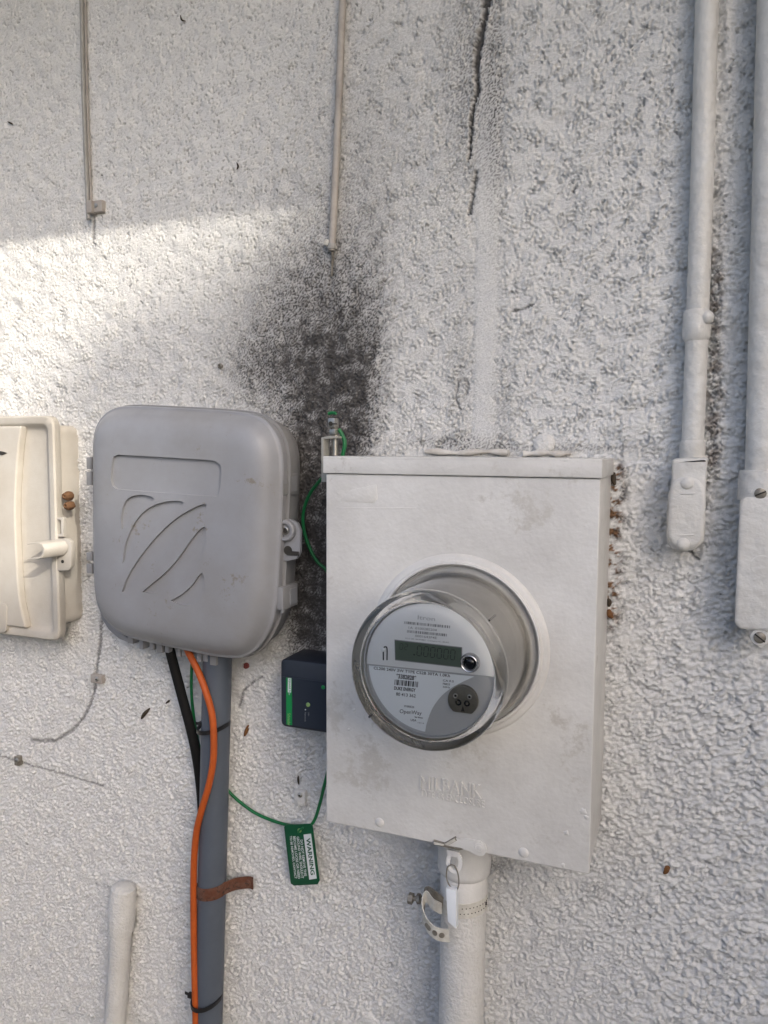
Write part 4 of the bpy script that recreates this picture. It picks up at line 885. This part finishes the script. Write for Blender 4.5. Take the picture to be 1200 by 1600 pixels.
for q in ((1188, 771), (1187, 996)):
    c = P(*q, .040); mb = MB(); mb.lathe((c.x, c.y + .004, c.z), [(.0086, -.006), (.0086, .003), (.0078, .0042)], 24); er = mb.build('cover_ear', M['pipe_paint'], plt)
    mb = MB(); mb.lathe((c.x, c.y, c.z), [(.0056, -.001), (.0054, .0016), (.004, .0026), (.0003, .0028)], 20); s_ = mb.build('cover_screw', M['dirty_steel'], plt)
    dd = Vector((.0046, 0, .0022 if q[1] < 900 else -.0036)); nn = Vector((-dd.z, 0, dd.x)).normalized() * .0007; cy_ = Vector((c.x, c.y - .0026, c.z))
    mb = MB(); mb.prism([cy_ - dd - nn, cy_ + dd - nn, cy_ + dd + nn, cy_ - dd + nn], (0, -.0004, 0)); mb.build('screw_slot', M['hole'], plt)
c = P(1190, 884, .0424); mb = MB(); mb.lathe(c, [(.0102, -.0006), (.0098, .0002), (.009, .0003), (.0003, .0003)], 28); mb.build('knockout', M['pipe_paint'], plt)

# ================================================================== small cut cables and clips
rodA = pxpath([(119, -330, .006), (124, -150, .006), (127.5, 0, .006), (129, 80, .006), (131, 160, .006), (134, 240, .006), (137.5, 325, .006), (138.5, 343, .007)], 5)
ra = thing('cut_cable', 'thin grey painted cable cut off at a clip above the cream box', 'cable', rodA[-1])
mb = MB(); mb.tube(rodA, .0029, 12); mb.build('cable', M['rod2'], ra)
mb = MB(); mb.tube([p + Vector((.0038, .0025, 0)) for p in rodA[:-6]], .0015, 8); mb.build('wire_behind', M['rod'], ra)
a, b_ = P(133, 313, .012), P(157, 330, .010)
mb = MB(); mb.box((a.x, -.0105, b_.z), (a.x + .0095, .002, a.z)); mb.box((a.x + .008, -.007, b_.z + .001), (b_.x, .002, a.z)); mb.build('clip', M['rod'], ra, bevel=.0008)
c = P(150, 321, .007); mb = MB(); mb.lathe(c, [(.0028, -.001), (.0026, .001), (.0003, .0016)], 14); mb.build('clip_nail', M['steel'], ra)
rodB = pxpath([(552, -330, .008), (543, -150, .008), (535.5, 0, .008), (531.5, 100, .008), (527.5, 200, .008), (523, 300, .008), (519, 378, .008), (518.5, 392, .008)], 5)
rb = thing('cut_cable', 'beige painted cable cut off at a clip above the sooty staining', 'cable', rodB[-1])
mb = MB(); mb.tube(rodB, .0044, 14); mb.build('cable', M['rod'], rb)
mb = MB(); mb.tube([rodB[-5] + Vector((0, 0, .003)), rodB[-5], rodB[-3], rodB[-2]], [.0046, .0056, .0056, .0048], 14); mb.build('clip', M['rod2'], rb)
c = P(510, 379, .010); mb = MB(); mb.lathe(c, [(.0042, -.010), (.0042, -.001), (.003, .001), (.0003, .0015)], 14); mb.build('clip_nail', M['strap'], rb)
mb = MB(); mb.tube(pxpath([(519, 392, .006), (520, 400, .005), (519, 412, .003), (518, 432, .001)], 4), [.0018] * 9 + [.0014] * 3 + [.001], 8); mb.build('wire_stub', M['dirty_steel'], rb)

def clip(name, lab, a, b, screw, m='rod'):
    p, q = P(*a, .006), P(*b, .006); t = thing(name, lab, 'cable clip', P((a[0] + b[0]) / 2, b[1], 0))
    s = MB(); s.box((p.x, -.0075, q.z), (q.x, .002, p.z)); s.build('clip_body', M[m], t, bevel=.0014)
    c = P(*screw, .0075); s = MB(); s.lathe(c, [(.0034, -.001), (.0032, .0012), (.0018, .0022), (.0003, .0024)], 16); h_ = s.build('clip_screw', M['steel'], t)
    s = MB(); s.lathe((c.x, c.y - .0022, c.z), [(.0011, 0), (.0011, .0004)], 10); s.build('screw_socket', M['hole'], t)
    return t
clip('cable_clip', 'small square painted clip on the curved scar below the grey box', (142, 1053), (160, 1069), (152, 1061))
clip('cable_clip', 'tiny metal clip on the thin slanting scar below the cream box', (23, 1181), (31, 1197), (27, 1188), 'dirty_steel')
clip('cable_clip', 'white clip with a steel screw above the green warning tag', (460, 1234), (477, 1259), (469, 1242), 'pipe_paint')
c = P(383, 1041, .004); mb = MB(); mb.lathe((c.x, c.y + .004, c.z), [(.004, 0), (.0038, .003), (.002, .0034), (.0018, .001)], 14); an = mb.build('wall_anchor', mat('red_anchor', (.22, .05, .04), .6)); tag(an, 'red plastic wall anchor beside the top of the grey conduit', 'wall anchor')
c = P(389.5 - 12, 1040, .004); mb = MB(); mb.lathe((c.x, c.y + .004, c.z), [(.0030, 0), (.0028, .004), (.0003, .0044)], 14); tag(mb.build('wall_screw', M['pipe_paint']), 'white painted screw head beside the red wall anchor', 'screw')
c = P(345, 572, 0); mb = MB(); mb.lathe((c.x, .002, c.z), [(.0040, 0), (.0036, .004), (.002, .0046), (.0018, .002)], 14); tag(mb.build('nail_head', M['dirty_steel']), 'small dark nail head in the stucco above the grey box', 'nail')

# ================================================================== debris caught on the stucco
def bit(name, lab, pts, w_, m='debris', cat='debris'):
    p = pxpath([(x, y, .0022) for x, y in pts], 4); n_ = len(p)
    s = MB(); s.tube(p, [w_ * (.25 + .75 * sin(pi * (i + .6) / (n_ + .2))) for i in range(n_)], 7); tag(s.build(name, M[m]), lab, cat)
bit('leaf_fragment', 'dark curled leaf fragment on the wall below the cut end of the grey box flange', [(221, 1123), (226, 1115), (234, 1107)], .0028)
bpy.data.objects['leaf_fragment']['label'] = 'dark spindle-shaped leaf fragment stuck left of the black cable'
bit('leaf_fragment', 'brown leaf fragment stuck to the wall just right of the grey conduit', [(382, 1150), (385, 1142), (388, 1133)], .0026, 'debris2')
bit('leaf_fragment', 'small dark crumb stuck beside the black cable under the grey box', [(259, 1099), (263, 1096), (265, 1094)], .0016)
bit('twig', 'tiny curved twig on the stucco between the two cut cables', [(370, 265), (372, 260), (370, 254)], .0012, cat='twig')
bit('twig', 'tiny hooked twig near the top of the wall between the cut cables', [(282, 24), (284, 31), (290, 33)], .0011, cat='twig')
bit('twig', 'tiny dark twig on the stucco to the left of the grey cut cable', [(12, 190), (16, 192), (20, 194)], .0012, cat='twig')
bit('insect', 'dark brown dead insect on the stucco below right of the meter box', [(1037, 1365), (1041, 1361), (1043, 1356), (1047, 1357)], .0030, 'debris2', 'insect')
bit('leaf_fragment', 'dark sliver of dirt on the wall under the navy device', [(466, 1212), (466, 1219), (467, 1226)], .0014)
bit('leaf_fragment', 'orange-brown leaf wedged against the right side of the meter box', [(951, 952), (953, 960), (957, 966)], .0036, 'debris2')
bit('leaf_fragment', 'dark dry leaf wedged above the orange-brown leaf by the meter box', [(950, 935), (952, 941), (951, 948)], .0028)
bit('leaf_fragment', 'dark crumb of grime at the top right corner of the meter box', [(960, 738), (958, 748), (961, 758)], .0030)
